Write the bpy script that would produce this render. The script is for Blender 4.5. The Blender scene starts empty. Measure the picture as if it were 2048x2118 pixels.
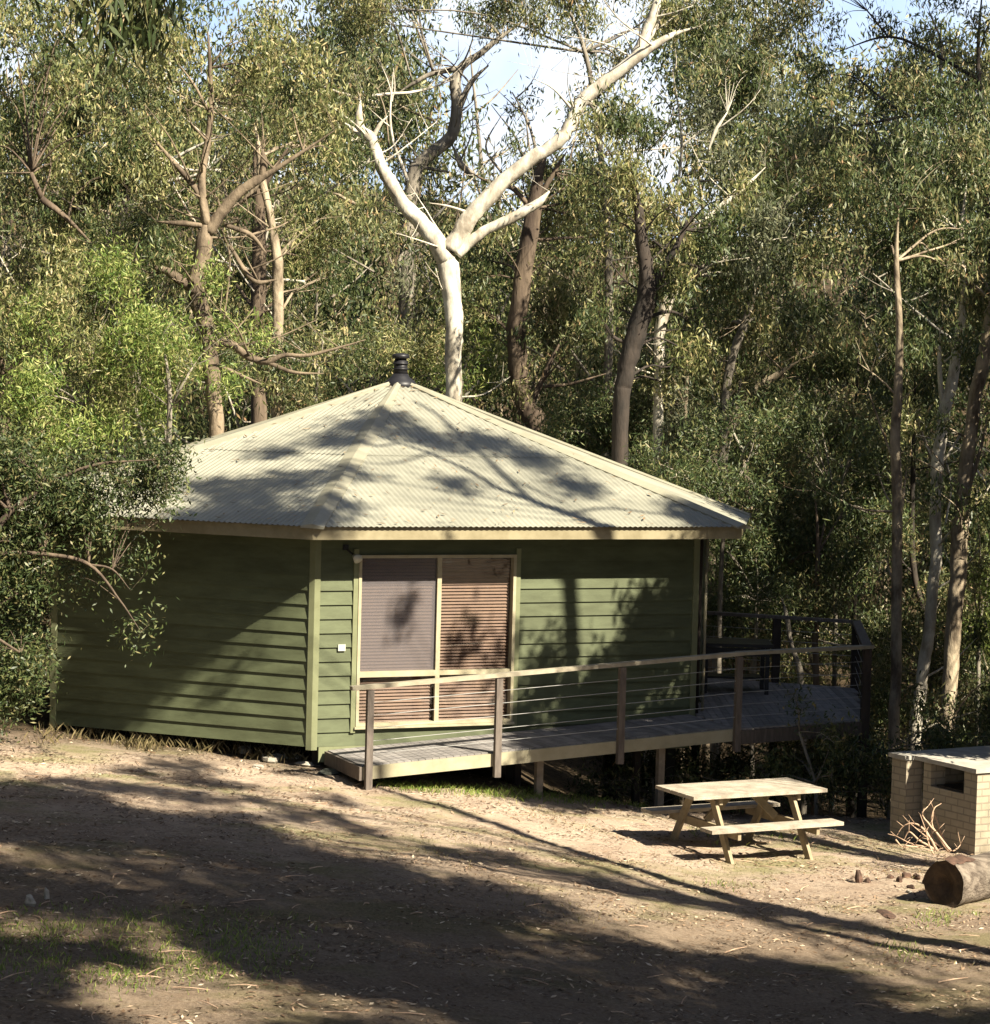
import bpy, math, random
import numpy as np
from mathutils import Vector, Matrix
SC = bpy.context.scene
COL = SC.collection
rng = np.random.default_rng(7)
random.seed(7)
R = math.radians

# ---------------------------------------------------------------- camera
F, PITCH, ROLL, H = 5200.0, 0.055, 0.026, 5.2
cp, sp, cr, sr = math.cos(PITCH), math.sin(PITCH), math.cos(ROLL), math.sin(ROLL)
FWD = Vector((0, cp, -sp)); UP0 = Vector((0, sp, cp)); RT0 = Vector((1, 0, 0))
EU = RT0 * cr + UP0 * sr; EV = -RT0 * sr + UP0 * cr
CAMP = Vector((0, 0, H))
cam = bpy.data.cameras.new('camera'); camo = bpy.data.objects.new('camera', cam); COL.objects.link(camo)
cam.sensor_width = 36; cam.sensor_fit = 'HORIZONTAL'; cam.lens = F / 2048 * 36
cam.clip_start = .1; cam.clip_end = 2000
camo.matrix_world = Matrix((( EU.x, EV.x, -FWD.x, 0), (EU.y, EV.y, -FWD.y, 0), (EU.z, EV.z, -FWD.z, H), (0, 0, 0, 1)))
SC.camera = camo

def ray(px, py):
    return FWD * F + EU * (px - 1024) - EV * (py - 1059)
def at(px, py, d):                       # photograph pixel (2048 wide) at ground distance d
    r = ray(px, py); return CAMP + r * (d / r.y)
K = 1.0807
def dt(x, y, d):                         # pixel of the 1895-wide view
    return at(x * K, y * K, d)
def onplane(px, py, p0, n):
    r = ray(px, py); return CAMP + r * ((p0 - CAMP).dot(n) / r.dot(n))

# ---------------------------------------------------------------- light
SAZ, SEL = R(46), math.atan(.90)         # sun: right of and behind the camera
SUN = Vector((math.sin(SAZ) * math.cos(SEL), -math.cos(SAZ) * math.cos(SEL), math.sin(SEL)))
sl = bpy.data.lights.new('sun', 'SUN'); so = bpy.data.objects.new('sun', sl); COL.objects.link(so)
sl.energy = 5.0; sl.angle = R(.5); sl.color = (1, .905, .72)
so.rotation_euler = SUN.to_track_quat('Z', 'Y').to_euler()
W = bpy.data.worlds.new('World'); SC.world = W; W.use_nodes = True
nt = W.node_tree; bg = nt.nodes['Background']; sk = nt.nodes.new('ShaderNodeTexSky')
sk.sky_type = 'NISHITA'; sk.sun_disc = False; sk.sun_elevation = SEL
sk.sun_rotation = math.atan2(SUN.x, SUN.y); sk.dust_density = 1.0; sk.air_density = .7
bg.inputs[1].default_value = .05
# a low bank of thin bright cloud opposite the sun, as the photograph's pale sky shows
_tc = nt.nodes.new('ShaderNodeTexCoord'); _sx = nt.nodes.new('ShaderNodeSeparateXYZ'); nt.links.new(_tc.outputs['Generated'], _sx.inputs[0])
_mz = nt.nodes.new('ShaderNodeMapRange'); _mz.interpolation_type = 'SMOOTHSTEP'; _mz.inputs[1].default_value = .42; _mz.inputs[2].default_value = .16; nt.links.new(_sx.outputs[2], _mz.inputs[0])
_my = nt.nodes.new('ShaderNodeMapRange'); _my.interpolation_type = 'SMOOTHSTEP'; _my.inputs[1].default_value = .35; _my.inputs[2].default_value = .8; nt.links.new(_sx.outputs[1], _my.inputs[0])
_ml = nt.nodes.new('ShaderNodeMath'); _ml.operation = 'MULTIPLY'; nt.links.new(_mz.outputs[0], _ml.inputs[0]); nt.links.new(_my.outputs[0], _ml.inputs[1])
_nz = nt.nodes.new('ShaderNodeTexNoise'); _nz.inputs['Scale'].default_value = 14; _nz.inputs['Detail'].default_value = 6; nt.links.new(_tc.outputs['Generated'], _nz.inputs['Vector'])
_cr = nt.nodes.new('ShaderNodeValToRGB'); _cr.color_ramp.elements[0].position = .30; _cr.color_ramp.elements[1].position = .62
_cr.color_ramp.elements[0].color = (.52, .70, 1.0, 1); _cr.color_ramp.elements[1].color = (.92, .96, 1, 1); nt.links.new(_nz.outputs['Fac'], _cr.inputs[0])
_sc = nt.nodes.new('ShaderNodeVectorMath'); _sc.operation = 'SCALE'; _sc.inputs['Scale'].default_value = 7.5; nt.links.new(_cr.outputs[0], _sc.inputs[0])
_mx = nt.nodes.new('ShaderNodeMix'); _mx.data_type = 'RGBA'; nt.links.new(_ml.outputs[0], _mx.inputs[0]); nt.links.new(sk.outputs[0], _mx.inputs[6]); nt.links.new(_sc.outputs[0], _mx.inputs[7]); nt.links.new(_mx.outputs[2], bg.inputs[0])
SC.view_settings.view_transform = 'Standard'; SC.view_settings.look = 'None'
SC.view_settings.exposure = 1.8; SC.view_settings.gamma = 1
SC.cycles.max_bounces = 6; SC.cycles.diffuse_bounces = 2; SC.cycles.transparent_max_bounces = 8
SC.cycles.use_denoising = True

# ---------------------------------------------------------------- materials
ALB = .57
def mat(name, c, rough=.8, var=.25, scale=3.0, c2=None, bump=0, bscale=30, spec=.3, stretch=None, coord='Object', isl=0):
    m = bpy.data.materials.new(name); m.use_nodes = True; n = m.node_tree.nodes; l = m.node_tree.links
    b = n['Principled BSDF']; b.inputs['Roughness'].default_value = rough; b.inputs['Specular IOR Level'].default_value = spec
    tc = n.new('ShaderNodeTexCoord'); mp = n.new('ShaderNodeMapping'); l.new(tc.outputs[coord], mp.inputs[0])
    if stretch: mp.inputs['Scale'].default_value = stretch
    nz = n.new('ShaderNodeTexNoise'); nz.inputs['Scale'].default_value = scale; nz.inputs['Detail'].default_value = 8; nz.inputs['Roughness'].default_value = .65
    l.new(mp.outputs[0], nz.inputs['Vector'])
    rp = n.new('ShaderNodeValToRGB'); l.new(nz.outputs['Fac'], rp.inputs[0])
    c2 = c2 or tuple(x * (1 - var) for x in c)
    c = tuple(x * ALB for x in c); c2 = tuple(x * ALB for x in c2)
    rp.color_ramp.elements[0].position = .36; rp.color_ramp.elements[1].position = .64
    rp.color_ramp.elements[0].color = (*c2, 1); rp.color_ramp.elements[1].color = (*c, 1)
    l.new(rp.outputs[0], b.inputs['Base Color'])
    if isl:
        g_ = n.new('ShaderNodeNewGeometry'); mr_ = n.new('ShaderNodeMapRange'); mr_.inputs[3].default_value = 1 - isl; mr_.inputs[4].default_value = 1 + isl; l.new(g_.outputs['Random Per Island'], mr_.inputs[0])
        vm = n.new('ShaderNodeVectorMath'); vm.operation = 'SCALE'; l.new(rp.outputs[0], vm.inputs[0]); l.new(mr_.outputs[0], vm.inputs['Scale']); l.new(vm.outputs[0], b.inputs['Base Color'])
    if bump:
        nb = n.new('ShaderNodeTexNoise'); nb.inputs['Scale'].default_value = bscale; nb.inputs['Detail'].default_value = 6
        l.new(mp.outputs[0], nb.inputs['Vector']); bp = n.new('ShaderNodeBump'); bp.inputs['Strength'].default_value = bump; bp.inputs['Distance'].default_value = .02
        l.new(nb.outputs['Fac'], bp.inputs['Height']); l.new(bp.outputs[0], b.inputs['Normal'])
    return m

def leafmat(name, cols, trans=.3, rough=.5):
    m = bpy.data.materials.new(name); m.use_nodes = True; n = m.node_tree.nodes; l = m.node_tree.links
    b = n['Principled BSDF']; b.inputs['Roughness'].default_value = rough; b.inputs['Specular IOR Level'].default_value = .35
    g = n.new('ShaderNodeNewGeometry'); rp = n.new('ShaderNodeValToRGB'); l.new(g.outputs['Random Per Island'], rp.inputs[0])
    cr_ = rp.color_ramp; cr_.elements[0].color = (*cols[0][1], 1); cr_.elements[0].position = cols[0][0]
    cr_.elements[1].color = (*cols[-1][1], 1); cr_.elements[1].position = cols[-1][0]
    for p, c in cols[1:-1]:
        e = cr_.elements.new(p); e.color = (*c, 1)
    l.new(rp.outputs[0], b.inputs['Base Color'])
    t = n.new('ShaderNodeBsdfTranslucent'); l.new(rp.outputs[0], t.inputs[0])
    mx = n.new('ShaderNodeMixShader'); mx.inputs[0].default_value = trans
    l.new(b.outputs[0], mx.inputs[1]); l.new(t.outputs[0], mx.inputs[2]); l.new(mx.outputs[0], n['Material Output'].inputs[0])
    return m

M = {}
M['olive'] = leafmat('olive_gum_leaf', [(0, (.045, .062, .022)), (.35, (.072, .088, .032)), (.65, (.145, .152, .060)), (.9, (.27, .25, .118)), (1, (.33, .20, .11))])
M['yellow'] = leafmat('yellow_gum_leaf', [(0, (.06, .075, .025)), (.4, (.135, .15, .05)), (.75, (.27, .265, .11)), (1, (.40, .32, .17))])
M['green'] = leafmat('bright_wattle_leaf', [(0, (.06, .11, .022)), (.4, (.14, .20, .045)), (.8, (.28, .32, .09)), (1, (.40, .38, .16))], trans=.35)
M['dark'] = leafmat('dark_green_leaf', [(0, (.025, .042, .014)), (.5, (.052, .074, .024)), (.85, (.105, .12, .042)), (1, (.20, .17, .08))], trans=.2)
M['grey'] = leafmat('blue_grey_leaf', [(0, (.07, .085, .05)), (.5, (.12, .13, .075)), (1, (.18, .18, .10))])
M['whitebark'] = mat('pale_gum_bark', (1.05, .98, .82), .6, c2=(.42, .36, .28), scale=4.2, bump=.5, bscale=14, stretch=(1, 1, .45))
M['greybark'] = mat('grey_bark', (.46, .41, .33), .85, c2=(.16, .135, .11), scale=4, bump=.6, bscale=20, stretch=(1, 1, .25))
M['brownbark'] = mat('brown_stringy_bark', (.24, .18, .125), .9, c2=(.085, .06, .045), scale=5, bump=.8, bscale=24, stretch=(1, 1, .2))
M['tanbark'] = mat('tan_peeling_bark', (.62, .51, .36), .8, c2=(.15, .11, .075), scale=4.5, bump=.9, bscale=18, stretch=(1, 1, .45))
M['crookbark'] = mat('mottled_brown_bark', (.40, .31, .21), .85, c2=(.09, .065, .045), scale=2.6, bump=.9, bscale=18, stretch=(1, 1, .6))
M['darkbark'] = mat('dark_bark', (.085, .065, .052), .9, c2=(.035, .03, .026), scale=5, bump=.7, bscale=22, stretch=(1, 1, .3))

# ---------------------------------------------------------------- mesh helpers
class MB:
    def __init__(s): s.v = []; s.f = []; s.mi = []; s.n = 0
    def add(s, v, f, mi=0):
        v = np.asarray(v, dtype=np.float64).reshape(-1, 3)
        for q in f: s.f.append([i + s.n for i in q]); s.mi.append(mi)
        s.v.append(v); s.n += len(v)
    def box(s, c, sx, sy, sz, ax=None, ay=None, az=None, mi=0, jit=0):
        ax = Vector(ax or (1, 0, 0)); ay = Vector(ay or (0, 1, 0)); az = Vector(az or (0, 0, 1)); c = Vector(c)
        P = []
        for k in (-1, 1):
            for a, b in ((-1, -1), (1, -1), (1, 1), (-1, 1)):
                P.append(c + ax * (a * sx / 2) + ay * (b * sy / 2) + az * (k * sz / 2))
        s.add([tuple(p) for p in P], [(3, 2, 1, 0), (4, 5, 6, 7), (0, 1, 5, 4), (1, 2, 6, 5), (2, 3, 7, 6), (3, 0, 4, 7)], mi)
    def bar(s, a, b, w, h, up=(0, 0, 1), mi=0):         # box from a to b, width w across, height h along up
        a = Vector(a); b = Vector(b); d = (b - a); L = d.length; d.normalize()
        side = d.cross(Vector(up)).normalized(); u = side.cross(d).normalized()
        s.box((a + b) / 2, L, w, h, d, side, u, mi)
    def tube(s, pts, rad, n=8, sub=4, wig=0, cap=True, mi=0, seed=None):
        pts = np.array([tuple(p) for p in pts], float); rad = np.array(rad, float)
        if len(pts) > 2 and sub > 1:
            P = np.vstack([2 * pts[0] - pts[1], pts, 2 * pts[-1] - pts[-2]]); o = []; ro = []
            for i in range(len(pts) - 1):
                p0, p1, p2, p3 = P[i], P[i + 1], P[i + 2], P[i + 3]
                for t in np.arange(sub) / sub:
                    o.append(.5 * (2 * p1 + (p2 - p0) * t + (2 * p0 - 5 * p1 + 4 * p2 - p3) * t * t + (3 * p1 - p0 - 3 * p2 + p3) * t ** 3))
                    ro.append(rad[i] * (1 - t) + rad[i + 1] * t)
            o.append(pts[-1]); ro.append(rad[-1]); pts = np.array(o); rad = np.array(ro)
        if wig:
            k = len(pts); w = rng.normal(0, wig * .5, (k, 3)) * rad[:, None]; w[0] = 0; pts = pts + w; rad = rad * (1 + rng.normal(0, .02, k))
        k = len(pts); T = np.gradient(pts, axis=0); T /= np.linalg.norm(T, axis=1)[:, None] + 1e-9
        ref = np.array([.3, 1., .1]) if abs(T[0][1]) < .8 else np.array([1., .2, .1])
        V = []; a = np.arange(n) / n * 2 * np.pi
        A = np.cross(T[0], ref); A /= np.linalg.norm(A)
        for i in range(k):
            A = A - T[i] * A.dot(T[i]); A /= np.linalg.norm(A) + 1e-9; B = np.cross(T[i], A)
            rr = rad[i] * (1 + (.07 * np.sin(a * 3 + i * .7) if n > 6 else 0))
            V.append(pts[i] + (np.cos(a) * rr)[:, None] * A + (np.sin(a) * rr)[:, None] * B)
        V = np.vstack(V); Fc = []
        for i in range(k - 1):
            for j in range(n):
                j2 = (j + 1) % n; Fc.append((i * n + j, i * n + j2, (i + 1) * n + j2, (i + 1) * n + j))
        if cap: Fc.append(tuple(range(n - 1, -1, -1))); Fc.append(tuple(range((k - 1) * n, k * n)))
        s.add(V, Fc, mi)
    def build(s, name, mats, parent=None, smooth=False, loc=None):
        me = bpy.data.meshes.new(name); v = np.vstack(s.v) if s.v else np.zeros((0, 3))
        if loc is not None: v = v - np.array(tuple(loc))
        me.from_pydata(v.tolist(), [], s.f)
        for m in (mats if isinstance(mats, (list, tuple)) else [mats]): me.materials.append(m)
        me.polygons.foreach_set('material_index', s.mi)
        if smooth: me.polygons.foreach_set('use_smooth', [True] * len(s.f))
        me.update(); o = bpy.data.objects.new(name, me); COL.objects.link(o)
        if loc is not None: o.location = loc
        if parent is not None: o.parent = parent; o.matrix_parent_inverse = Matrix.Identity(4)
        return o

def tag(o, label=None, cat=None, group=None, kind=None):
    if label: o['label'] = label
    if cat: o['category'] = cat
    if group: o['group'] = group
    if kind: o['kind'] = kind
    return o
def empty(name, label, cat, group=None):                 # parts are modelled in world coordinates: the empty stays at the origin
    o = bpy.data.objects.new(name, None); COL.objects.link(o); o.empty_display_size = .2
    return tag(o, label, cat, group)

def quads(V, name, m, parent=None, extra=None):           # V: (n,4,3) leaf quads -> one mesh
    n = len(V); me = bpy.data.meshes.new(name); me.vertices.add(n * 4)
    me.vertices.foreach_set('co', V.reshape(-1).astype(np.float32))
    me.loops.add(n * 4); me.loops.foreach_set('vertex_index', np.arange(n * 4, dtype=np.int32))
    me.polygons.add(n); me.polygons.foreach_set('loop_start', np.arange(0, n * 4, 4, dtype=np.int32))
    for mm in (m if isinstance(m, (list, tuple)) else [m]): me.materials.append(mm)
    if extra is not None: me.polygons.foreach_set('material_index', extra.astype(np.int32))
    me.update(calc_edges=True); o = bpy.data.objects.new(name, me); COL.objects.link(o)
    if parent is not None: o.parent = parent
    return o

def leaves(C, L=.15, Wd=.032, droop=1.2, spread=.8):
    n = len(C); a = rng.normal(0, spread, (n, 3)); a[:, 2] -= droop
    a /= np.linalg.norm(a, axis=1)[:, None] + 1e-9
    b = np.cross(a, rng.normal(0, 1, (n, 3))); b /= np.linalg.norm(b, axis=1)[:, None] + 1e-9
    l = (L * rng.uniform(.6, 1.35, n))[:, None]; w = (Wd * rng.uniform(.7, 1.3, n))[:, None]
    return np.stack([C - a * l / 2, C + b * w / 2 - a * l * .06, C + a * l / 2, C - b * w / 2 - a * l * .06], axis=1)

def clump(c, r, dens=1.0, L=.15, Wd=.032, droop=1.2, flat=.75, tr=.145, per=22):
    """tufts of leaves spread through an ellipsoid, denser near its skin"""
    c = np.array(tuple(c)); n = max(3, int(26 * dens * (r / .9) ** 2 * (.15 / L)))
    d = rng.normal(0, 1, (n, 3)); d /= np.linalg.norm(d, axis=1)[:, None]
    rad = r * rng.uniform(0, 1, n) ** .45 * rng.uniform(.7, 1.2, n)
    T = c + d * rad[:, None] * np.array([1, 1, flat])
    q = rng.normal(0, tr * (.7 + .3 * r), (n, per, 3)) * np.array([1, 1, 1.5])
    P = (T[:, None, :] + q).reshape(-1, 3)
    return leaves(P, L, Wd, droop)

# ---------------------------------------------------------------- ground
def smooth(a, b, x): t = np.clip((x - a) / (b - a), 0, 1); return t * t * (3 - 2 * t)
def gz(x, y):
    x = np.asarray(x, float); y = np.asarray(y, float)
    z = .02 - .50 * smooth(-2.2, 3.6, x) + .055 * np.clip(-1.5 - x, 0, 6)
    z = z + .10 * smooth(27, 20, y) * smooth(-3, 4, x)
    z = z - 1.9 * smooth(32.2, 39, y) * smooth(-1.5, 2.5, x) - 1.2 * smooth(37, 45, y) * (1 - smooth(-1.5, 2.5, x))
    z = z + 13 * smooth(44, 100, y) + .25 * np.sin(x * .31 + y * .17) * smooth(38, 50, y)
    z = z + .018 * np.sin(x * 2.1 + y * 1.3) * np.sin(y * 1.7 - x) + .012 * np.sin(x * 4.7 + 1) * np.sin(y * 3.9)
    return z
def G(x, y): return float(gz(x, y))
def ground():
    xs = np.unique(np.concatenate([np.linspace(-300, -14, 22), np.arange(-14, 16, .11), np.linspace(16, 300, 22)]))
    ys = np.unique(np.concatenate([np.linspace(-150, 12, 20), np.arange(12, 36, .11), np.arange(36, 110, 1.2), np.linspace(110, 500, 20)]))
    X, Y = np.meshgrid(xs, ys); Z = gz(X, Y)
    near = (Y < 37) & (Y > 12) & (abs(X) < 15)
    Z = Z + np.where(near, rng.normal(0, .0065, Z.shape), 0)
    V = np.stack([X, Y, Z], -1).reshape(-1, 3); nx, ny = len(xs), len(ys)
    i = np.arange(nx - 1); j = np.arange(ny - 1); I, J = np.meshgrid(i, j); b = (J * nx + I).reshape(-1)
    Fq = np.stack([b, b + 1, b + 1 + nx, b + nx], -1)
    me = bpy.data.meshes.new('ground'); me.vertices.add(len(V)); me.vertices.foreach_set('co', V.reshape(-1))
    me.loops.add(Fq.size); me.loops.foreach_set('vertex_index', Fq.reshape(-1).astype(np.int32))
    me.polygons.add(len(Fq)); me.polygons.foreach_set('loop_start', np.arange(0, Fq.size, 4, dtype=np.int32))
    me.polygons.foreach_set('use_smooth', [True] * len(Fq))
    me.update(calc_edges=True); o = bpy.data.objects.new('ground', me); COL.objects.link(o); tag(o, kind='structure')
    m = bpy.data.materials.new('dirt_and_litter'); m.use_nodes = True; n = m.node_tree.nodes; l = m.node_tree.links
    bs = n['Principled BSDF']; bs.inputs['Roughness'].default_value = .95; bs.inputs['Specular IOR Level'].default_value = .1
    tc = n.new('ShaderNodeTexCoord')
    def noise(sc, det=6, rough=.6, st=None):
        z = n.new('ShaderNodeTexNoise'); z.inputs['Scale'].default_value = sc; z.inputs['Detail'].default_value = det; z.inputs['Roughness'].default_value = rough
        if st:
            mp = n.new('ShaderNodeMapping'); mp.inputs['Scale'].default_value = st; mp.inputs['Rotation'].default_value = (0, 0, R(-18)); l.new(tc.outputs['Object'], mp.inputs[0]); l.new(mp.outputs[0], z.inputs['Vector'])
        else: l.new(tc.outputs['Object'], z.inputs['Vector'])
        return z
    def ramp(src, a, ca, b, cb):
        r_ = n.new('ShaderNodeValToRGB'); l.new(src, r_.inputs[0]); r_.color_ramp.elements[0].position = a; r_.color_ramp.elements[1].position = b
        r_.color_ramp.elements[0].color = (*ca, 1); r_.color_ramp.elements[1].color = (*cb, 1); return r_
    def mix(f, a, b):
        x = n.new('ShaderNodeMix'); x.data_type = 'RGBA'; l.new(f, x.inputs[0]); l.new(a, x.inputs[6]); l.new(b, x.inputs[7]); return x.outputs[2]
    d1 = ramp(noise(1.1, 8, .7).outputs['Fac'], .38, (0.288, 0.214, 0.159), .62, (0.428, 0.342, 0.261))
    d2 = ramp(noise(26, 6, .75).outputs['Fac'], .44, (0.101, 0.064, 0.048), .56, (0.437, 0.364, 0.287))
    f1 = ramp(noise(3.2, 8, .7, (1, 2.6, 1)).outputs['Fac'], .44, (0, 0, 0), .60, (.8, .8, .8))
    base = mix(f1.outputs[0], d1.outputs[0], d2.outputs[0])
    g1 = ramp(noise(38, 5, .7).outputs['Fac'], .35, (0.115, 0.116, 0.045), .65, (0.265, 0.257, 0.120))
    gm = ramp(noise(.45, 7, .68, (1, 1.8, 1)).outputs['Fac'], .50, (0, 0, 0), .62, (.75, .75, .75))
    base = mix(gm.outputs[0], base, g1.outputs[0])
    # foreground leaf litter, darkened further to paint in part of the shade
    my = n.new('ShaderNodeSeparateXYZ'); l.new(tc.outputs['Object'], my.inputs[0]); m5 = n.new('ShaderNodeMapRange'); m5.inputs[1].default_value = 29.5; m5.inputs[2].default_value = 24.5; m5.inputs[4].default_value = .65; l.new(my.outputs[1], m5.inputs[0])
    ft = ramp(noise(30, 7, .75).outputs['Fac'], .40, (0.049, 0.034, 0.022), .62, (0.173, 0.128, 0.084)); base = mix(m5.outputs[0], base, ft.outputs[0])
    # leaf litter in the forest behind and in the gully
    sx = n.new('ShaderNodeSeparateXYZ'); l.new(tc.outputs['Object'], sx.inputs[0])
    mr = n.new('ShaderNodeMapRange'); mr.inputs[1].default_value = 31.6; mr.inputs[2].default_value = 33.5; l.new(sx.outputs[1], mr.inputs[0])
    lit = ramp(noise(9, 8, .75).outputs['Fac'], .4, (0.028, 0.022, 0.014), .65, (0.096, 0.068, 0.042))
    base = mix(mr.outputs[0], base, lit.outputs[0])
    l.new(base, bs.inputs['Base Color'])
    bp = n.new('ShaderNodeBump'); bp.inputs['Strength'].default_value = .8; bp.inputs['Distance'].default_value = .03
    l.new(noise(45, 8, .8).outputs['Fac'], bp.inputs['Height']); l.new(bp.outputs[0], bs.inputs['Normal'])
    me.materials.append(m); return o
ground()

def tufts(name, label, spots, m, blades=28, hgt=.12, wd=.010, sp_=.09):
    C = []; 
    for (x, y, k) in spots:
        n = int(blades * k); C.append(np.column_stack([rng.normal(x, sp_ * k ** .5, n), rng.normal(y, sp_ * k ** .5, n), np.full(n, 0.)]))
    P = np.vstack(C); P[:, 2] = gz(P[:, 0], P[:, 1]); n = len(P)
    h = hgt * rng.uniform(.4, 1.3, n); d = rng.normal(0, .45, (n, 2)); a = rng.uniform(0, np.pi, n)
    b = np.column_stack([np.cos(a), np.sin(a), np.zeros(n)]) * wd * .5
    tip = P + np.column_stack([d[:, 0] * h, d[:, 1] * h, h]); mid = P + np.column_stack([d[:, 0] * h * .3, d[:, 1] * h * .3, h * .55])
    V = np.stack([P - b, P + b, tip, mid - b * .9], 1)
    return tag(quads(V, name, m), label, 'grass', kind='stuff')
M['drygrass'] = leafmat('dry_grass', [(0, (.14, .13, .045)), (.5, (.28, .24, .10)), (1, (.42, .34, .19))], .3)
M['browngrass'] = leafmat('brown_grass', [(0, (.05, .045, .02)), (.5, (.13, .105, .05)), (1, (.30, .24, .13))], .25)
M['lushgrass'] = leafmat('fresh_grass', [(0, (.10, .16, .03)), (.6, (.22, .30, .06)), (1, (.38, .38, .14))], .35)
# ---------------------------------------------------------------- cabin
A2 = lambda x, y: Vector((x, y))
EZ = H - 1.98
eave = {'A': A2(-2.28, 31.5), 'D': A2(3.33, 33.9), 'E': A2(3.67, 36.6), 'F': A2(2.4, 41.2), 'G': A2(-1.4, 43.2), 'I': A2(-5.2, 41.8), 'C': A2(-6.9, 37.9), 'B': A2(-6.44, 33.2)}
order = ['B', 'A', 'D', 'E', 'F', 'G', 'I', 'C']
apx = at(828, 792, 38.0); APEX = Vector((apx.x, apx.y, apx.z)); CEN = Vector((APEX.x, APEX.y))
OV = .60
def inset(o):
    pts = [eave[k] for k in order]; n = len(pts); out = {}
    for i, k in enumerate(order):
        p0, p, p1 = pts[i - 1], pts[i], pts[(i + 1) % n]
        def nl(a, b):
            d = (b - a).normalized(); nn = Vector((-d.y, d.x)); return d, (nn if nn.dot(CEN - a) > 0 else -nn)
        d0, n0 = nl(p0, p); d1, n1 = nl(p, p1)
        a = p0 + n0 * o; b = p + n1 * o
        den = d0.x * d1.y - d0.y * d1.x; t = ((b - a).x * d1.y - (b - a).y * d1.x) / den
        out[k] = a + d0 * t
    return out
wc = inset(OV)
cabin = empty('cabin', 'green weatherboard cabin with cream corrugated hipped roof, standing in the clearing', 'cabin')
M['roof'] = mat('cream_roof_sheet', (.46, .45, .36), .5, c2=(.33, .325, .26), scale=.9, spec=.4)
M['cap'] = mat('cream_ridge_cap', (.44, .42, .32), .55, c2=(.36, .34, .25), scale=3, spec=.4)
M['fascia'] = mat('cream_fascia_paint', (.44, .38, .24), .55, c2=(.32, .27, .16), scale=4)
M['wallg'] = mat('green_weatherboard_paint', (.160, .185, .100), .7, c2=(.105, .12, .062), scale=1.6, stretch=(1, 1, 3.5), bump=.15, bscale=60, isl=.13)
M['trim'] = mat('pale_green_trim', (.29, .31, .175), .65, c2=(.23, .245, .13), scale=3)
M['cream'] = mat('cream_window_frame', (.60, .54, .38), .5, c2=(.50, .44, .29), scale=6)
M['soffit'] = mat('green_soffit', (.12, .12, .06), .8)
M['black'] = mat('black_flue_metal', (.025, .025, .03), .45, var=.4)
M['slat'] = mat('brown_timber_blind', (.20, .10, .045), .45, c2=(.14, .062, .028), scale=5, spec=.4)
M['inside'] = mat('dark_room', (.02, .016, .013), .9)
M['white'] = mat('white_plastic', (.72, .72, .62), .4, var=.05)

# roof: corrugated faces, gutter/fascia, caps
PITCHW = .076
def roof_face(mb, P, Q, lift, t0=0.0, t1=1.0):
    P3 = Vector((P.x, P.y, EZ)); Q3 = Vector((Q.x, Q.y, EZ)); u = (Q3 - P3); L = u.length; u.normalize()
    ap = APEX - P3; ua = ap.dot(u); vv = ap - u * ua; S = vv.length; v = vv / S; nn = u.cross(v).normalized()
    if nn.z < 0: nn = -nn
    ss = np.linspace(0, L, int(L / (PITCHW / 6)) + 1)
    top = np.where(ss < ua, ss / max(ua, 1e-6), (L - ss) / max(L - ua, 1e-6)) * S
    w = .007 * np.cos(ss / PITCHW * 2 * np.pi)
    lo = np.minimum(np.full(len(ss), t0 * S), top); hi = np.minimum(np.full(len(ss), t1 * S), top)
    u_, v_, n_, p_ = map(lambda q: np.array(tuple(q)), (u, v, nn, P3))
    ext = -.05 if t0 == 0 else 0
    B = p_ + ss[:, None] * u_ + (lo + ext)[:, None] * v_ + (w + lift)[:, None] * n_
    T = p_ + ss[:, None] * u_ + hi[:, None] * v_ + (w + lift)[:, None] * n_
    n = len(ss); V = np.vstack([B, T])
    keep = [i for i in range(n - 1) if hi[i] + hi[i + 1] > lo[i] + lo[i + 1] + 1e-5]
    mb.add(V, [(i, i + 1, n + i + 1, n + i) for i in keep])
roof = MB()
for i, k in enumerate(order):
    P, Q = eave[k], eave[order[(i + 1) % 8]]
    roof_face(roof, P, Q, .02, 0, .46); roof_face(roof, P, Q, .027, .44, 1.0)
roofo = roof.build('roof', M['roof'], cabin, smooth=True)
for i, k in enumerate(order):
    c = Vector((eave[k].x, eave[k].y, EZ)); d = (APEX - c); 
    P, Q = eave[order[i - 1]], eave[order[(i + 1) % 8]]
    mb = MB(); cw = .15
    def inface(nb):
        e = (Vector((nb.x, nb.y, EZ)) - c).normalized(); dn = d.normalized(); w = (e - dn * e.dot(dn)).normalized(); return w
    w1, w2 = inface(P), inface(Q); up = Vector((0, 0, .046)); dn = d.normalized()
    st = [c - dn * .06, c + d * .33, c + d * .66, APEX + Vector((0, 0, .02))]
    V = []
    for s_ in st:
        k_ = 1 if s_ is not st[-1] else .25
        V += [s_ + w1 * cw * k_ + up * .82, s_ + up * 1.25, s_ + w2 * cw * k_ + up * .82, s_ + w1 * cw * k_ + up * .3, s_ + w2 * cw * k_ + up * .3]
    f = []
    for a in range(3):
        o5 = a * 5; f += [(o5, o5 + 1, o5 + 6, o5 + 5), (o5 + 1, o5 + 2, o5 + 7, o5 + 6), (o5 + 3, o5, o5 + 5, o5 + 8), (o5 + 2, o5 + 4, o5 + 9, o5 + 7)]
    f.append((0, 3, 4, 2, 1)); mb.add([tuple(x) for x in V], f); mb.build('ridge_cap', M['cap'], roofo)
fas = MB(); sof = MB(); out = {k: eave[k] for k in order}
inn = inset(.035); inw = inset(OV - .01)
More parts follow.
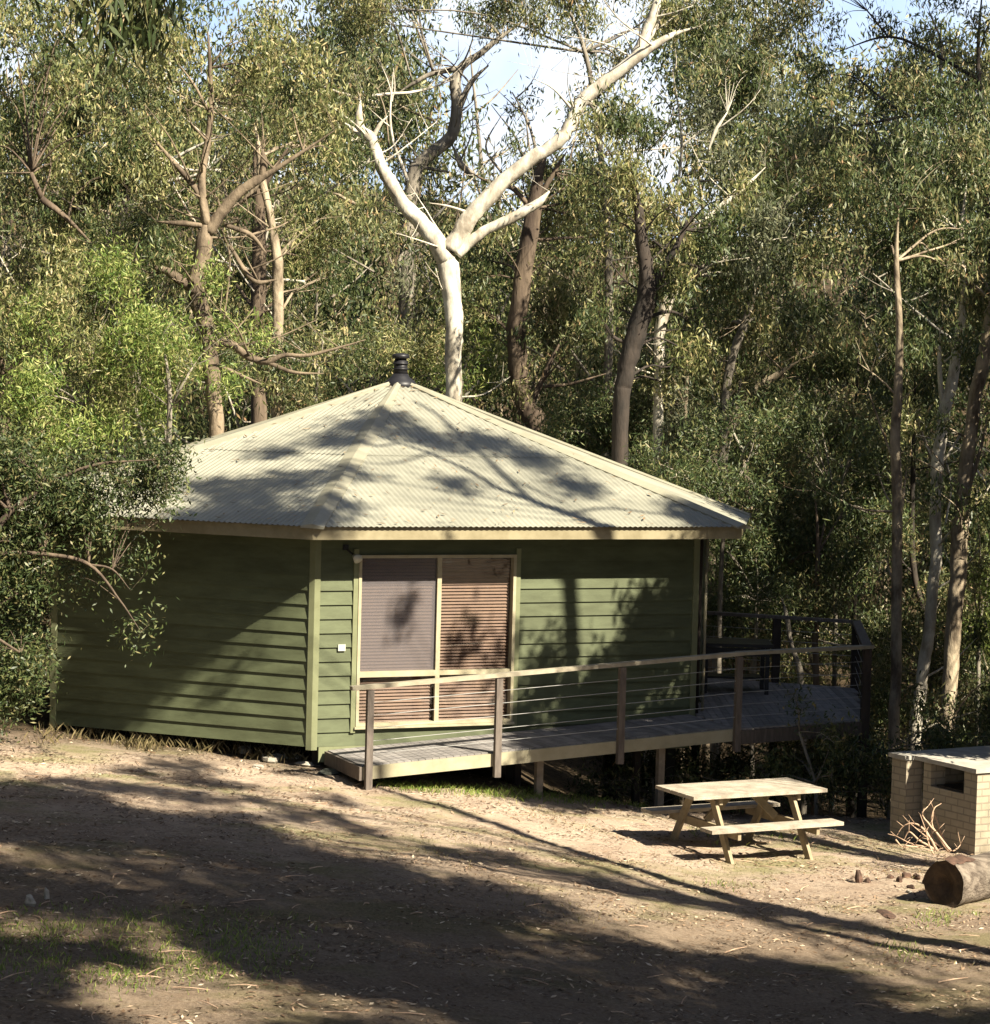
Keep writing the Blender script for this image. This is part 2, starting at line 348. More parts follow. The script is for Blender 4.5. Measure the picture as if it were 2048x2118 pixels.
for i, k in enumerate(order):
    k2 = order[(i + 1) % 8]; P, Q, p, q = eave[k], eave[k2], inn[k], inn[k2]
    zt, zb = EZ - .002, EZ - .165
    fas.add([(P.x, P.y, zt), (Q.x, Q.y, zt), (Q.x, Q.y, zb), (P.x, P.y, zb), (p.x, p.y, zt), (q.x, q.y, zt), (q.x, q.y, zb), (p.x, p.y, zb)],
            [(3, 2, 1, 0), (0, 1, 5, 4), (2, 3, 7, 6), (4, 5, 6, 7)])
    a, b = inw[k], inw[k2]; z = EZ - .14
    sof.add([(p.x, p.y, z), (q.x, q.y, z), (b.x, b.y, z), (a.x, a.y, z)], [(0, 1, 2, 3)])
fas.build('fascia', M['fascia'], cabin); sof.build('soffit', M['soffit'], cabin)

# walls in lapped boards
BW = .1835; WB = .34; WT = EZ - .141
def wall(k, k2, zb=WB, hole=None, base=True):
    P, Q = wc[k], wc[k2]; d = (Q - P); L = d.length; d.normalize(); n = Vector((d.y, -d.x))
    if n.dot(P - CEN) < 0: n = -n
    mb = MB()
    def strip(s0, s1, z0, z1):
        nonlocal mb
        zs = []; i = 0
        while True:
            a = WB + i * BW; b = a + BW
            if a >= z1: break
            lo, hi = max(a, z0), min(b, z1)
            if hi > lo + 1e-4:
                fo = lambda z: .030 - .024 * (z - a) / BW
                p0, p1 = P + d * s0, P + d * s1
                q = [(p0 + n * fo(lo), lo), (p1 + n * fo(lo), lo), (p1 + n * fo(hi), hi), (p0 + n * fo(hi), hi), (p0 + n * .004, lo), (p1 + n * .004, lo)]
                mb.add([(v.x, v.y, z) for v, z in q], [(0, 1, 2, 3), (5, 1, 0, 4)])
            i += 1
    if hole:
        s0, s1, z0, z1 = hole
        strip(0, s0, zb, WT); strip(s1, L, zb, WT); strip(s0, s1, z1, WT); strip(s0, s1, zb, z0)
    else: strip(0, L, zb, WT)
    # solid core behind the boards
    def core(s0, s1, z0, z1):
        a, b = P + d * s0, P + d * s1
        mb.add([(a.x, a.y, z0), (b.x, b.y, z0), (b.x, b.y, z1), (a.x, a.y, z1), (a.x - n.x * .09, a.y - n.y * .09, z0), (b.x - n.x * .09, b.y - n.y * .09, z0), (b.x - n.x * .09, b.y - n.y * .09, z1), (a.x - n.x * .09, a.y - n.y * .09, z1)],
               [(0, 1, 2, 3), (7, 6, 5, 4), (0, 4, 5, 1), (3, 2, 6, 7), (0, 3, 7, 4), (1, 5, 6, 2)])
    if hole:
        core(0, s0, zb, WT); core(s1, L, zb, WT); core(s0, s1, z1, WT); core(s0, s1, zb, z0)
    else: core(0, L, zb, WT)
    mb.build('wall', M['wallg'], cabin); return P, d, n, L
PA, dA, nA = wc['A'], (wc['D'] - wc['A']).normalized(), None
nA = Vector((dA.y, -dA.x)); nA = nA if nA.dot(PA - CEN) > 0 else -nA
n3 = Vector((nA.x, nA.y, 0)); d3 = Vector((dA.x, dA.y, 0)); P3A = Vector((PA.x, PA.y, 0))
def wl(px, py):                          # photograph pixel on the front wall -> (distance along, height)
    q = onplane(px, py, P3A, n3); return (q - P3A).dot(d3), q.z
ws0, wz1 = wl(741, 1148); ws1, _ = wl(1066, 1148); _, wz0 = wl(741, 1502)
wall('A', 'D', hole=(ws0, ws1, wz0, wz1)); wall('B', 'A'); wall('D', 'E')
for k, k2 in (('E', 'F'), ('F', 'G'), ('G', 'I'), ('I', 'C'), ('C', 'B')): wall(k, k2)
def W3(s, z, o=0): return P3A + d3 * s + n3 * o + Vector((0, 0, z))
# corner boards
for (k, kp, kn) in (('A', 'B', 'D'), ('D', 'A', 'E'), ('B', 'C', 'A')):
    c = wc[k]; o2 = (c - CEN).normalized()
    pts = []; da = (wc[kp] - c).normalized(); db = (wc[kn] - c).normalized()
    def outn(dd):
        nn = Vector((dd.y, -dd.x)); return nn if nn.dot(c - CEN) > 0 else -nn
    na, nb = outn(da), outn(db); T = .040
    den = na.x * nb.y - na.y * nb.x; tip = c + Vector(((T * nb.y - T * na.y) / den, (T * na.x - T * nb.x) / den))
    poly = [c + da * .062 + na * T, tip, c + db * .062 + nb * T, c + db * .062, c, c + da * .062]
    zb, zt = WB - .04, WT - .003; V = [(p.x, p.y, zb) for p in poly] + [(p.x, p.y, zt) for p in poly]; n = 6
    mb = MB(); mb.add(V, [tuple(range(n))[::-1], tuple(range(n, 2 * n))] + [(i, (i + 1) % n, n + (i + 1) % n, n + i) for i in range(n)])
    mb.build('corner_board', M['trim'], cabin)
# base trim on the front wall
mb = MB(); LF = (wc['D'] - wc['A']).length
mb.bar(W3(.09, WB - .10, .012), W3(LF - .05, WB - .10, .012), .03, .20); mb.build('base_board', M['trim'], cabin)
stump_m = mat('stump_timber', (.08, .07, .05), .9)
for k, t in (('A', 0), ('A', .5), ('D', 0)):
    q = wc[k] + (CEN - wc[k]).normalized() * .35 + (dA * LF * t if t else Vector((0, 0))); z = G(q.x, q.y) - .3
    mb = MB(); mb.box((q.x, q.y, (z + WB) / 2), .12, .12, WB - z); mb.build('stump', stump_m, cabin)
mb = MB(); pf = [wc[k] + (CEN - wc[k]).normalized() * .12 for k in order]
mb.add([(p.x, p.y, WB + .02) for p in pf] + [(p.x, p.y, WB + .12) for p in pf], [tuple(range(8))[::-1], tuple(range(8, 16))]); mb.build('floor', M['inside'], cabin)
# bearer/sub floor dark plinth on the left side
qa = wc['B'] + (CEN - wc['B']).normalized() * .12; qb = wc['A'] + (CEN - wc['A']).normalized() * .12
# window
win = bpy.data.objects.new('window', None); COL.objects.link(win); win.parent = cabin
mb = MB(); fw = .040
sm0, _ = wl(897, 1300); sm1, _ = wl(913, 1300); sm = (sm0 + sm1) / 2; _, zr0 = wl(741, 1403); _, zr1 = wl(741, 1387)
zr = (zr0 + zr1) / 2
def vbar(mb, s, z0, z1, w, o0=.0, th=.07): mb.box(W3(s, (z0 + z1) / 2, o0), w, th, z1 - z0, d3, n3)
def hbar(mb, s0, s1, z, h, o0=.0, th=.07): mb.box(W3((s0 + s1) / 2, z, o0), s1 - s0, th, h, d3, n3)
vbar(mb, ws0 + fw / 2, wz0, wz1, fw, .0, .11); vbar(mb, ws1 - fw / 2, wz0, wz1, fw, .0, .11)
hbar(mb, ws0 + fw, ws1 - fw, wz1 - fw / 2, fw, .0, .11); hbar(mb, ws0 + fw, ws1 - fw, wz0 + fw / 2, fw, .0, .11)
hbar(mb, ws0 - .02, ws1 + .02, wz0 - .018, .03, .045, .06)
mb.build('frame', M['cream'], win)
mb = MB(); vbar(mb, sm, wz0 + fw, wz1 - fw, .06, .012, .05); mb.build('mullion', M['cream'], win)
mb = MB(); hbar(mb, ws0 + fw, sm - .03, zr, .075, .012, .05); hbar(mb, sm + .03, ws1 - fw, zr, .06, .006, .05); mb.build('rail', M['cream'], win)
for (a, b, c0, c1) in ((ws0 + fw, sm - .03, zr + .04, wz1 - fw), (sm + .03, ws1 - fw, zr + .04, wz1 - fw), (ws0 + fw, sm - .03, wz0 + fw, zr - .04), (sm + .03, ws1 - fw, wz0 + fw, zr - .04)):
    mb = MB(); z = c0 + .01; j = 0
    while z < c1:
        mb.box(W3((a + b) / 2, z, -.055), b - a - .01, .040, .003, d3, (n3 * .60 - Vector((0, 0, .80))).normalized(), (n3 * .80 + Vector((0, 0, .60))).normalized()); z += .043
    for s_ in (a + .18, b - .18): mb.bar(W3(s_, c0, -.036), W3(s_, c1, -.036), .006, .003)
    mb.build('blind', M['slat'], win)
gm = bpy.data.materials.new('window_glass'); gm.use_nodes = True; n = gm.node_tree.nodes; l = gm.node_tree.links
tr = n.new('ShaderNodeBsdfTransparent'); gl = n.new('ShaderNodeBsdfGlossy'); gl.inputs['Roughness'].default_value = .02; mx = n.new('ShaderNodeMixShader'); mx.inputs[0].default_value = .07; l.new(tr.outputs[0], mx.inputs[1]); l.new(gl.outputs[0], mx.inputs[2]); l.new(mx.outputs[0], n['Material Output'].inputs[0])
sm_ = bpy.data.materials.new('grey_fly_screen'); sm_.use_nodes = True; n = sm_.node_tree.nodes; l = sm_.node_tree.links
tr = n.new('ShaderNodeBsdfTransparent'); df = n.new('ShaderNodeBsdfDiffuse'); df.inputs[0].default_value = (.15, .135, .14, 1); mx = n.new('ShaderNodeMixShader'); mx.inputs[0].default_value = .55
l.new(tr.outputs[0], mx.inputs[1]); l.new(df.outputs[0], mx.inputs[2]); l.new(mx.outputs[0], n['Material Output'].inputs[0])
for a, b, c0, c1 in ((ws0 + fw, sm - .03, wz0 + fw, wz1 - fw), (sm + .03, ws1 - fw, wz0 + fw, wz1 - fw)):
    mb = MB(); mb.add([tuple(W3(a, c0, -.018)), tuple(W3(b, c0, -.018)), tuple(W3(b, c1, -.018)), tuple(W3(a, c1, -.018))], [(0, 1, 2, 3)]); mb.build('pane', gm, win)
a, b, c0, c1 = ws0 + fw, sm - .03, zr + .04, wz1 - fw
mb = MB(); mb.add([tuple(W3(a, c0, .0)), tuple(W3(b, c0, .0)), tuple(W3(b, c1, .0)), tuple(W3(a, c1, .0))], [(0, 1, 2, 3)]); mb.build('fly_screen', sm_, win)
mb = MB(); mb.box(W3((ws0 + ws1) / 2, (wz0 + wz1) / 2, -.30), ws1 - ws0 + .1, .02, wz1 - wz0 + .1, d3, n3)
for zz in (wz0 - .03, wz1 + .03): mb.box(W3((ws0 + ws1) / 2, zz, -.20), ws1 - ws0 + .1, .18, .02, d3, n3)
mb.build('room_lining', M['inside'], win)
# vertical trim either side of the window
for s_ in (ws0 - .035, ws1 + .035):
    mb = MB(); mb.box(W3(s_, (wz0 + wz1) / 2, .026), .065, .036, wz1 - wz0 + .16, d3, n3); mb.build('architrave', M['trim'], win)
# small white number plate, flood lamp, downpipes
s_, z_ = wl(705, 1339); mb = MB(); mb.box(W3(s_, z_, .036), .10, .014, .085, d3, n3); mb.build('wall_plate', M['white'], cabin)
s_, z_ = wl(728, 1149); fl = bpy.data.objects.new('floodlight', None); COL.objects.link(fl); fl.parent = cabin
mb = MB(); c = W3(s_, z_, .16); mb.tube([c + n3 * .07 - Vector((0, 0, .03)), c + n3 * .05 - Vector((0, 0, .02)), c - n3 * .04, c - n3 * .07], [.062, .06, .035, .02], 12, 1); mb.build('lamp_head', M['white'], fl, True)
mb = MB(); mb.tube([c - n3 * .06, W3(s_ - .10, z_ + .10, .03)], [.014, .014], 6, 1); mb.box(W3(s_ - .10, z_ + .11, .035), .07, .03, .07, d3, n3); mb.build('bracket', M['black'], fl)
mb = MB(); q = at(1447, 1200, 34.45); dn_ = Vector((q.x, q.y, 0)); mb.tube([dn_ + Vector((0, 0, .6)), dn_ + Vector((0, 0, WT))], [.04, .04], 8, 1); mb.build('downpipe', M['darkbark'], cabin, True)
mb = MB(); q = at(1461, 1200, 34.7); dn_ = Vector((q.x, q.y, 0)); mb.tube([dn_ + Vector((0, 0, .6)), dn_ + Vector((0, 0, WT))], [.022, .022], 8, 1); mb.build('downpipe', M['cream'], cabin, True)
# flue
flu = bpy.data.objects.new('flue', None); COL.objects.link(flu); flu.parent = cabin
def lathe(mb, c, prof, n=24, mi=0):
    V = []; 
    for r_, z in prof:
        for j in range(n): V.append((c.x + r_ * math.cos(2 * math.pi * j / n), c.y + r_ * math.sin(2 * math.pi * j / n), c.z + z))
    k = len(prof); mb.add(V, [(i * n + j, i * n + (j + 1) % n, (i + 1) * n + (j + 1) % n, (i + 1) * n + j) for i in range(k - 1) for j in range(n)] + [tuple(range(n))[::-1], tuple(range((k - 1) * n, k * n))], mi)
mb = MB(); lathe(mb, APEX, [(.30, -.08), (.22, .03), (.14, .09), (.115, .14)]); mb.build('flashing', M['black'], flu, True)
mb = MB(); lathe(mb, APEX, [(.105, .11), (.105, .34)]); mb.build('pipe', M['black'], flu, True)
mb = MB()
for z in (.20, .28): lathe(mb, APEX, [(.12, z), (.125, z + .012), (.12, z + .024)])
lathe(mb, APEX, [(.09, .34), (.09, .37), (.13, .371), (.135, .41), (.11, .44), (.02, .45)]); mb.build('cowl', M['black'], flu, True)

# ---------------------------------------------------------------- ramp and deck
M['wood'] = mat('weathered_timber', (.50, .42, .32), .85, c2=(.34, .27, .20), scale=6, stretch=(1, 1, 1), bump=.3, bscale=40)
M['post'] = mat('brown_treated_post', (.24, .20, .17), .8, c2=(.14, .115, .10), scale=8, stretch=(3, 3, .5))
M['deckb'] = mat('grey_decking', (.40, .37, .35), .8, c2=(.25, .235, .23), scale=7, isl=.22)
M['rail'] = mat('grey_handrail', (.56, .50, .38), .75, c2=(.42, .37, .27), scale=8)
M['wire'] = mat('steel_wire', (.55, .55, .53), .3, var=.1, spec=.8)
M['stringer'] = mat('pale_side_beam', (.56, .51, .36), .75, c2=(.42, .38, .25), scale=3)
R0 = Vector((-1.52, 31.0, 0)); RE = 5.18
def RP(t, o=0, z=None):                   # along the ramp's outer edge; o = towards the wall
    zz = .29 + .31 * min(max(t, -1), RE) / RE if z is None else z
    return R0 + d3 * t - n3 * o + Vector((0, 0, zz))
RW = (P3A - R0).dot(-n3) - .06            # ramp width up to the wall
ramp = empty('access_ramp', 'timber ramp with wire balustrade rising along the front wall of the cabin', 'ramp')
mb = MB(); bwid = .095; t = -.05
while t < RE - .02:
    a, b = RP(t + bwid / 2, .03), RP(t + bwid / 2, RW)
    nrm = Vector((-.06 * d3.x, -.06 * d3.y, 1)); mb.bar(a, b, bwid - .006, .024 + random.uniform(-.002, .002), nrm); t += bwid
mb.build('deck_boards', M['deckb'], ramp)
mb = MB(); mb.bar(RP(-.05, .0) - Vector((0, 0, .085)), RP(RE, .0) - Vector((0, 0, .085)), .045, .16); mb.build('side_beam', M['stringer'], ramp)
mb = MB(); mb.bar(RP(-.07, -.02) - Vector((0, 0, .085)), RP(-.07, RW) - Vector((0, 0, .085)), .045, .17); mb.build('end_beam', M['post'], ramp)
def tpx(px):
    k = (px - 1024) / 5200; return (k * R0.y - R0.x) / (d3.x - k * d3.y)
posts = [tpx(771), tpx(1038), tpx(1293), tpx(1535)]
for i, t in enumerate(posts):
    mb = MB(); b = RP(t, -.06); drop = .30 if i else b.z - G(b.x, b.y) + .1
    c = b + Vector((0, 0, (.96 - drop) / 2)); mb.box(c, .085, .07, .96 + drop, d3, n3); mb.build('post', M['post'], ramp)
mb = MB(); mb.bar(RP(posts[0] - .25, -.05) + Vector((0, 0, 1.0)), RP(RE + .05, -.05) + Vector((0, 0, 1.0)), .105, .05); mb.build('handrail', M['rail'], ramp)
for z in (.16, .32, .48, .64, .80):
    mb = MB(); mb.tube([RP(posts[0], -.06) + Vector((0, 0, z)), RP(RE, -.06) + Vector((0, 0, z))], [.004, .004], 6, 1); mb.build('wire', M['wire'], ramp)
for px in (1146, 1400):
    t = tpx(px); b = RP(t, .25); g = G(b.x, b.y) - .2; mb = MB(); mb.box((b.x, b.y, (g + b.z - .02) / 2), .09, .09, b.z - .02 - g, d3, n3); mb.build('stump', M['wood'], ramp)
    b = RP(t, .95); g = G(b.x, b.y) - .2; mb = MB(); mb.box((b.x, b.y, (g + b.z - .02) / 2), .09, .09, b.z - .02 - g, d3, n3); mb.build('stump', M['darkbark'], ramp)
for o_ in (.5, RW - .1):
    mb = MB(); mb.bar(RP(0, o_) - Vector((0, 0, .10)), RP(RE, o_) - Vector((0, 0, .10)), .045, .15); mb.build('joist', M['post'], ramp)
deck = empty('timber_deck', 'dark timber deck with wire railing beyond the end of the ramp', 'deck')
DZ = .60
c0 = RP(RE, -.03, 0); c1 = Vector((5.14, 34.25, 0)); c2 = Vector((5.5, 37.8, 0)); c3 = Vector((3.2, 38.7, 0)); c4 = Vector((wc['E'].x + .02, wc['E'].y, 0)); c5 = Vector((wc['D'].x + .05, wc['D'].y - .02, 0))
poly = [c0, c1, c2, c3, c4, c5]
def clipx(x):                            # y extent of the deck polygon at this x
    ys = []
    for i in range(6):
        a, b = poly[i], poly[(i + 1) % 6]
        if (a.x - x) * (b.x - x) < 0: ys.append(a.y + (b.y - a.y) * (x - a.x) / (b.x - a.x))
    return (min(ys), max(ys)) if len(ys) >= 2 else None
mb = MB(); x = min(p.x for p in poly) + .05
while x < 5.5:
    r_ = clipx(x)
    if r_ and r_[1] - r_[0] > .1: mb.bar((x, r_[0], DZ - .012), (x, r_[1], DZ - .012), .089, .024)
    x += .095
mb.build('deck_boards', M['deckb'], deck)
for a, b in ((c0, c1), (c1, c2), (c2, c3)):
    mb = MB(); mb.bar(a + Vector((0, 0, DZ - .12)), b + Vector((0, 0, DZ - .12)), .045, .18); mb.build('edge_beam', M['post'], deck)
pp = [c0 * .02 + c1 * .98, c2, (c2 + c3) / 2 + Vector((.1, 0, 0)), c3, c1 * .98 + c2 * .02]
for p in (c1, c2, (c2 + c3) / 2, c3):
    g = G(p.x, p.y); mb = MB(); mb.box((p.x, p.y, (g - .2 + DZ + .98) / 2), .12, .12, DZ + .98 - g + .2); mb.build('post', M['darkbark'], deck)
for a, b in ((c0, c1), (c1, c2), (c2, c3)):
    mb = MB(); u = (b - a).normalized(); mb.bar(a + Vector((0, 0, DZ + 1.0)), b + u * .07 + Vector((0, 0, DZ + 1.0)), .13, .045); mb.build('handrail', M['post'] if a is not c0 else M['rail'], deck)
    for z in (.16, .32, .48, .64, .80):
        mb = MB(); mb.tube([a + Vector((0, 0, DZ + z)), b + Vector((0, 0, DZ + z))], [.004, .004], 5, 1); mb.build('wire', M['wire'], deck)
# dark outdoor table on the deck
tb = empty('outdoor_table', 'dark outdoor table on the shaded deck behind the ramp handrail', 'table')
tc_ = at(1520, 1340, 37.0); tx, ty = tc_.x, tc_.y
mb = MB(); mb.box((tx, ty, DZ + .72), 1.05, .8, .05); mb.build('table_top', M['black'], tb)
for a in (-.45, .45):
    for b in (-.33, .33): mb = MB(); mb.box((tx + a, ty + b, DZ + .35), .06, .06, .69); mb.build('leg', M['black'], tb)
mb = MB(); mb.box((tx, ty - .33, DZ + .62), .84, .03, .12); mb.build('apron', M['black'], tb)
mb = MB(); mb.box((tx, ty + .2, DZ + .2), .84, .4, .03); mb.build('shelf', M['black'], tb)

# ---------------------------------------------------------------- picnic table
M['pine'] = mat('silvered_pine', (.64, .57, .46), .8, c2=(.38, .32, .25), scale=5, stretch=(1, 1, 1), bump=.4, bscale=60, isl=.14)
M['pine2'] = mat('tan_pine', (.50, .41, .27), .8, c2=(.34, .27, .17), scale=6)
pt = empty('picnic_table', 'weathered timber picnic table with attached benches on the sunlit dirt', 'picnic table')
tcx, tcy = 3.05, 30.0; ang = R(27); ux = Vector((math.cos(ang), math.sin(ang), 0)); uy = Vector((-math.sin(ang), math.cos(ang), 0)); g0 = G(tcx, tcy)
def TP(x, y, z): return Vector((tcx, tcy, g0)) + ux * x + uy * y + Vector((0, 0, z))
TL, TH = 1.88, .80
tp = bpy.data.objects.new('table_top', None); COL.objects.link(tp); tp.parent = pt
for i in range(5): mb = MB(); y = (i - 2) * .178; mb.bar(TP(-TL / 2, y, TH - .022), TP(TL / 2 + random.uniform(-.01, .01), y, TH - .022), .168, .042); mb.build('plank', M['pine'], tp)
for s_ in (-1, 1):
    be = bpy.data.objects.new('bench_seat', None); COL.objects.link(be); be.parent = pt
    for k_ in (0, 1): mb = MB(); y = s_ * (.62 + k_ * .135); mb.bar(TP(-TL / 2 + .03, y, .44), TP(TL / 2 - .01, y, .44), .127, .042); mb.build('plank', M['pine'], be)
for x in (-.55, .55):
    for s_ in (-1, 1):
        mb = MB(); mb.bar(TP(x, s_ * .22, TH - .045), TP(x, s_ * .70, -.03), .042, .10, ux.cross(Vector((0, 0, 1)))); mb.build('leg', M['pine2'], pt)
    mb = MB(); mb.bar(TP(x + .042, -.78, .37), TP(x + .042, .78, .37), .042, .10); mb.build('crossbar', M['pine2'], pt)
    mb = MB(); mb.bar(TP(x + .042, -.36, TH - .09), TP(x + .042, .36, TH - .09), .042, .085); mb.build('top_batten', M['pine2'], pt)
    mb = MB(); sg = -1 if x > 0 else 1; mb.bar(TP(x + sg * .06, 0, .42), TP(x + sg * .42, 0, TH - .05), .09, .042, uy); mb.build('brace', M['pine2'], pt)

# ---------------------------------------------------------------- brick barbecue
def brickmat():
    m = bpy.data.materials.new('tan_brick'); m.use_nodes = True; n = m.node_tree.nodes; l = m.node_tree.links; b = n['Principled BSDF']; b.inputs['Roughness'].default_value = .9
    tc = n.new('ShaderNodeTexCoord'); br = n.new('ShaderNodeTexBrick'); l.new(tc.outputs['UV'], br.inputs[0])
    br.inputs['Scale'].default_value = 1; br.inputs['Brick Width'].default_value = .23; br.inputs['Row Height'].default_value = .086; br.inputs['Mortar Size'].default_value = .009
    br.inputs['Color1'].default_value = (.37, .32, .24, 1); br.inputs['Color2'].default_value = (.32, .27, .195, 1); br.inputs['Mortar'].default_value = (.24, .205, .155, 1)
    nz = n.new('ShaderNodeTexNoise'); nz.inputs['Scale'].default_value = 14; l.new(tc.outputs['Object'], nz.inputs[0]); mx = n.new('ShaderNodeMix'); mx.data_type = 'RGBA'; mx.blend_type = 'MULTIPLY'; mx.inputs[0].default_value = .5
    l.new(br.outputs[0], mx.inputs[6]); l.new(nz.outputs['Fac'], mx.inputs[7]); mx2 = n.new('ShaderNodeMix'); mx2.data_type = 'RGBA'; mx2.blend_type = 'MIX'; mx2.inputs[0].default_value = .5
    l.new(br.outputs[0], mx2.inputs[6]); l.new(mx.outputs[2], mx2.inputs[7]); l.new(mx2.outputs[2], b.inputs['Base Color'])
    bp = n.new('ShaderNodeBump'); bp.inputs['Strength'].default_value = .6; bp.inputs['Distance'].default_value = .01; bp.invert = True; l.new(br.outputs['Fac'], bp.inputs['Height']); l.new(bp.outputs[0], b.inputs['Normal']); return m
M['brick'] = brickmat()
def boxuv(o, ax, ay):
    me = o.data; uv = me.uv_layers.new(name='uv')
    for p in me.polygons:
        nn = p.normal
        for li in p.loop_indices:
            v = me.vertices[me.loops[li].vertex_index].co
            if abs(nn.z) > .7: uv.data[li].uv = (v.dot(ax), v.dot(ay))
            elif abs(nn.dot(ax)) > .7: uv.data[li].uv = (v.dot(ay), v.z)
            else: uv.data[li].uv = (v.dot(ax), v.z)
bq = empty('brick_barbecue', 'tan brick barbecue with flat slab top and dark fire opening', 'barbecue')
KC = Vector((5.90, 30.1, 0)); ba = Vector((-.50, .866, 0)).normalized(); bb = Vector((.866, .50, 0)); kz = G(5.6, 29.5) - .15
def BP(a, b, z): return KC + ba * a + bb * b + Vector((0, 0, z))
HB = -.42 + .67
def bbox(a0, a1, b0, b1, z0, z1, name, m, par, uv=True):
    mb = MB(); mb.box(BP((a0 + a1) / 2, (b0 + b1) / 2, (z0 + z1) / 2), a1 - a0, b1 - b0, z1 - z0, ba, bb); o = mb.build(name, m, par)
    if uv: boxuv(o, ba, bb)
    return o
M['slab'] = mat('concrete_slab', (.66, .62, .54), .85, c2=(.46, .43, .38), scale=6)
bbox(0, 1.0, 0, 1.5, kz, HB, 'brick_base', M['brick'], bq)
bbox(0, .24, 0.0, .23, HB, HB + .29, 'brick_pier', M['brick'], bq); bbox(.0, .23, 1.1, 1.5, HB, HB + .29, 'brick_pier', M['brick'], bq)
bbox(.86, 1.0, .0, .23, HB, HB + .29, 'brick_pier', M['brick'], bq); bbox(.25, 1.0, 1.27, 1.5, HB, HB + .29, 'brick_pier', M['brick'], bq)
bbox(1.14, 1.42, -.16, .10, kz, HB + .285, 'brick_wing', M['brick'], bq); bbox(1.001, 1.138, .14, 1.5, kz, HB + .27, 'back_wall', M['brick'], bq)
bbox(-.03, 1.45, -.05, 1.55, HB + .292, HB + .345, 'slab_top', M['slab'], bq, False)
bbox(1.12, 1.45, -.20, -.052, HB + .292, HB + .345, 'slab_top', M['slab'], bq, False)
bbox(.25, .77, .02, 1.2, HB + .01, HB + .03, 'hot_plate', M['black'], bq, False)

# ---------------------------------------------------------------- log, sticks, stones, debris
def logm(mb, a, b, r, n=28, rings=14, flare=.05):
    a = Vector(a); b = Vector(b); T = (b - a).normalized(); s_ = T.cross(Vector((0, 0, 1))).normalized(); u = s_.cross(T); V = []
    ph = rng.uniform(0, 6, 4)
    for i in range(rings):
        c = a + (b - a) * (i / (rings - 1))
        for j in range(n):
            q = j / n * 2 * math.pi; rr = r * (1 + .035 * math.sin(3 * q + ph[0] + i * .1) + .02 * math.sin(7 * q + ph[1] + i * .3) + .012 * math.sin(13 * q + i) + flare * (1 - i / rings) ** 3 + rng.normal(0, .006))
            V.append(tuple(c + s_ * (rr * math.cos(q)) + u * (rr * math.sin(q))))
    mb.add(V, [(i * n + j, i * n + (j + 1) % n, (i + 1) * n + (j + 1) % n, (i + 1) * n + j) for i in range(rings - 1) for j in range(n)], 0)
    # end faces with a sunken heart
    for base, sgn in ((0, 1), ((rings - 1) * n, -1)):
        c = a if base == 0 else b; W_ = []
        for rr, dep in ((.82, -.004), (.45, .02), (.18, .10), (0.02, .11)):
            for j in range(n): q = j / n * 2 * math.pi; W_.append(tuple(c + T * sgn * dep + s_ * (r * rr * math.cos(q)) + u * (r * rr * math.sin(q))))
        off = mb.n; mb.add(W_, [(i * n + j, i * n + (j + 1) % n, (i + 1) * n + (j + 1) % n, (i + 1) * n + j) for i in range(3) for j in range(n)], 1)
        first = off - (rings * n if base == 0 else n) if base == 0 else off - 0
        if base == 0: s0_ = off - rings * n
        start = (s0_ if base == 0 else s0_ + (rings - 1) * n)
        for j in range(n): mb.f.append([start + j, start + (j + 1) % n, off + (j + 1) % n, off + j]); mb.mi.append(1)
M['logbark'] = mat('grey_log_bark', (.36, .30, .24), .9, c2=(.10, .075, .058), scale=4, bump=1.0, bscale=16, stretch=(.6, 3, 3))
M['logend'] = mat('dark_log_end', (.14, .09, .055), .9, c2=(.05, .035, .025), scale=8, bump=.5)
lg = empty('cut_log', 'thick sawn log lying on the dirt in front of the brick barbecue', 'log')
ld = Vector((.70, .71, 0)).normalized(); la = at(1953, 1828, 27.25); gl_ = G(la.x, la.y); r_l = .25
la.z = gl_ + r_l - .02
mb = MB(); logm(mb, la, la + ld * 1.35, r_l); mb.build('trunk_section', [M['logbark'], M['logend']], lg, True)
M['rust'] = mat('red_brown_bark', (.20, .115, .08), .9, c2=(.06, .04, .03), scale=9)
mb = MB()
V = []; ft = []
for i in range(8):
    for j in range(7):
        q = R(70) + R(50) * j / 6; c = la + ld * (-.03 + i * .06)
        V.append(tuple(c + Vector((-ld.y, ld.x, 0)) * ((r_l + .03) * math.cos(q)) + Vector((0, 0, (r_l + .03 + .012 * math.sin(i * 2 + j)) * math.sin(q)))))
mb.add(V, [(i * 7 + j, i * 7 + j + 1, (i + 1) * 7 + j + 1, (i + 1) * 7 + j) for i in range(7) for j in range(6)]); mb.build('loose_bark', M['rust'], lg, True)
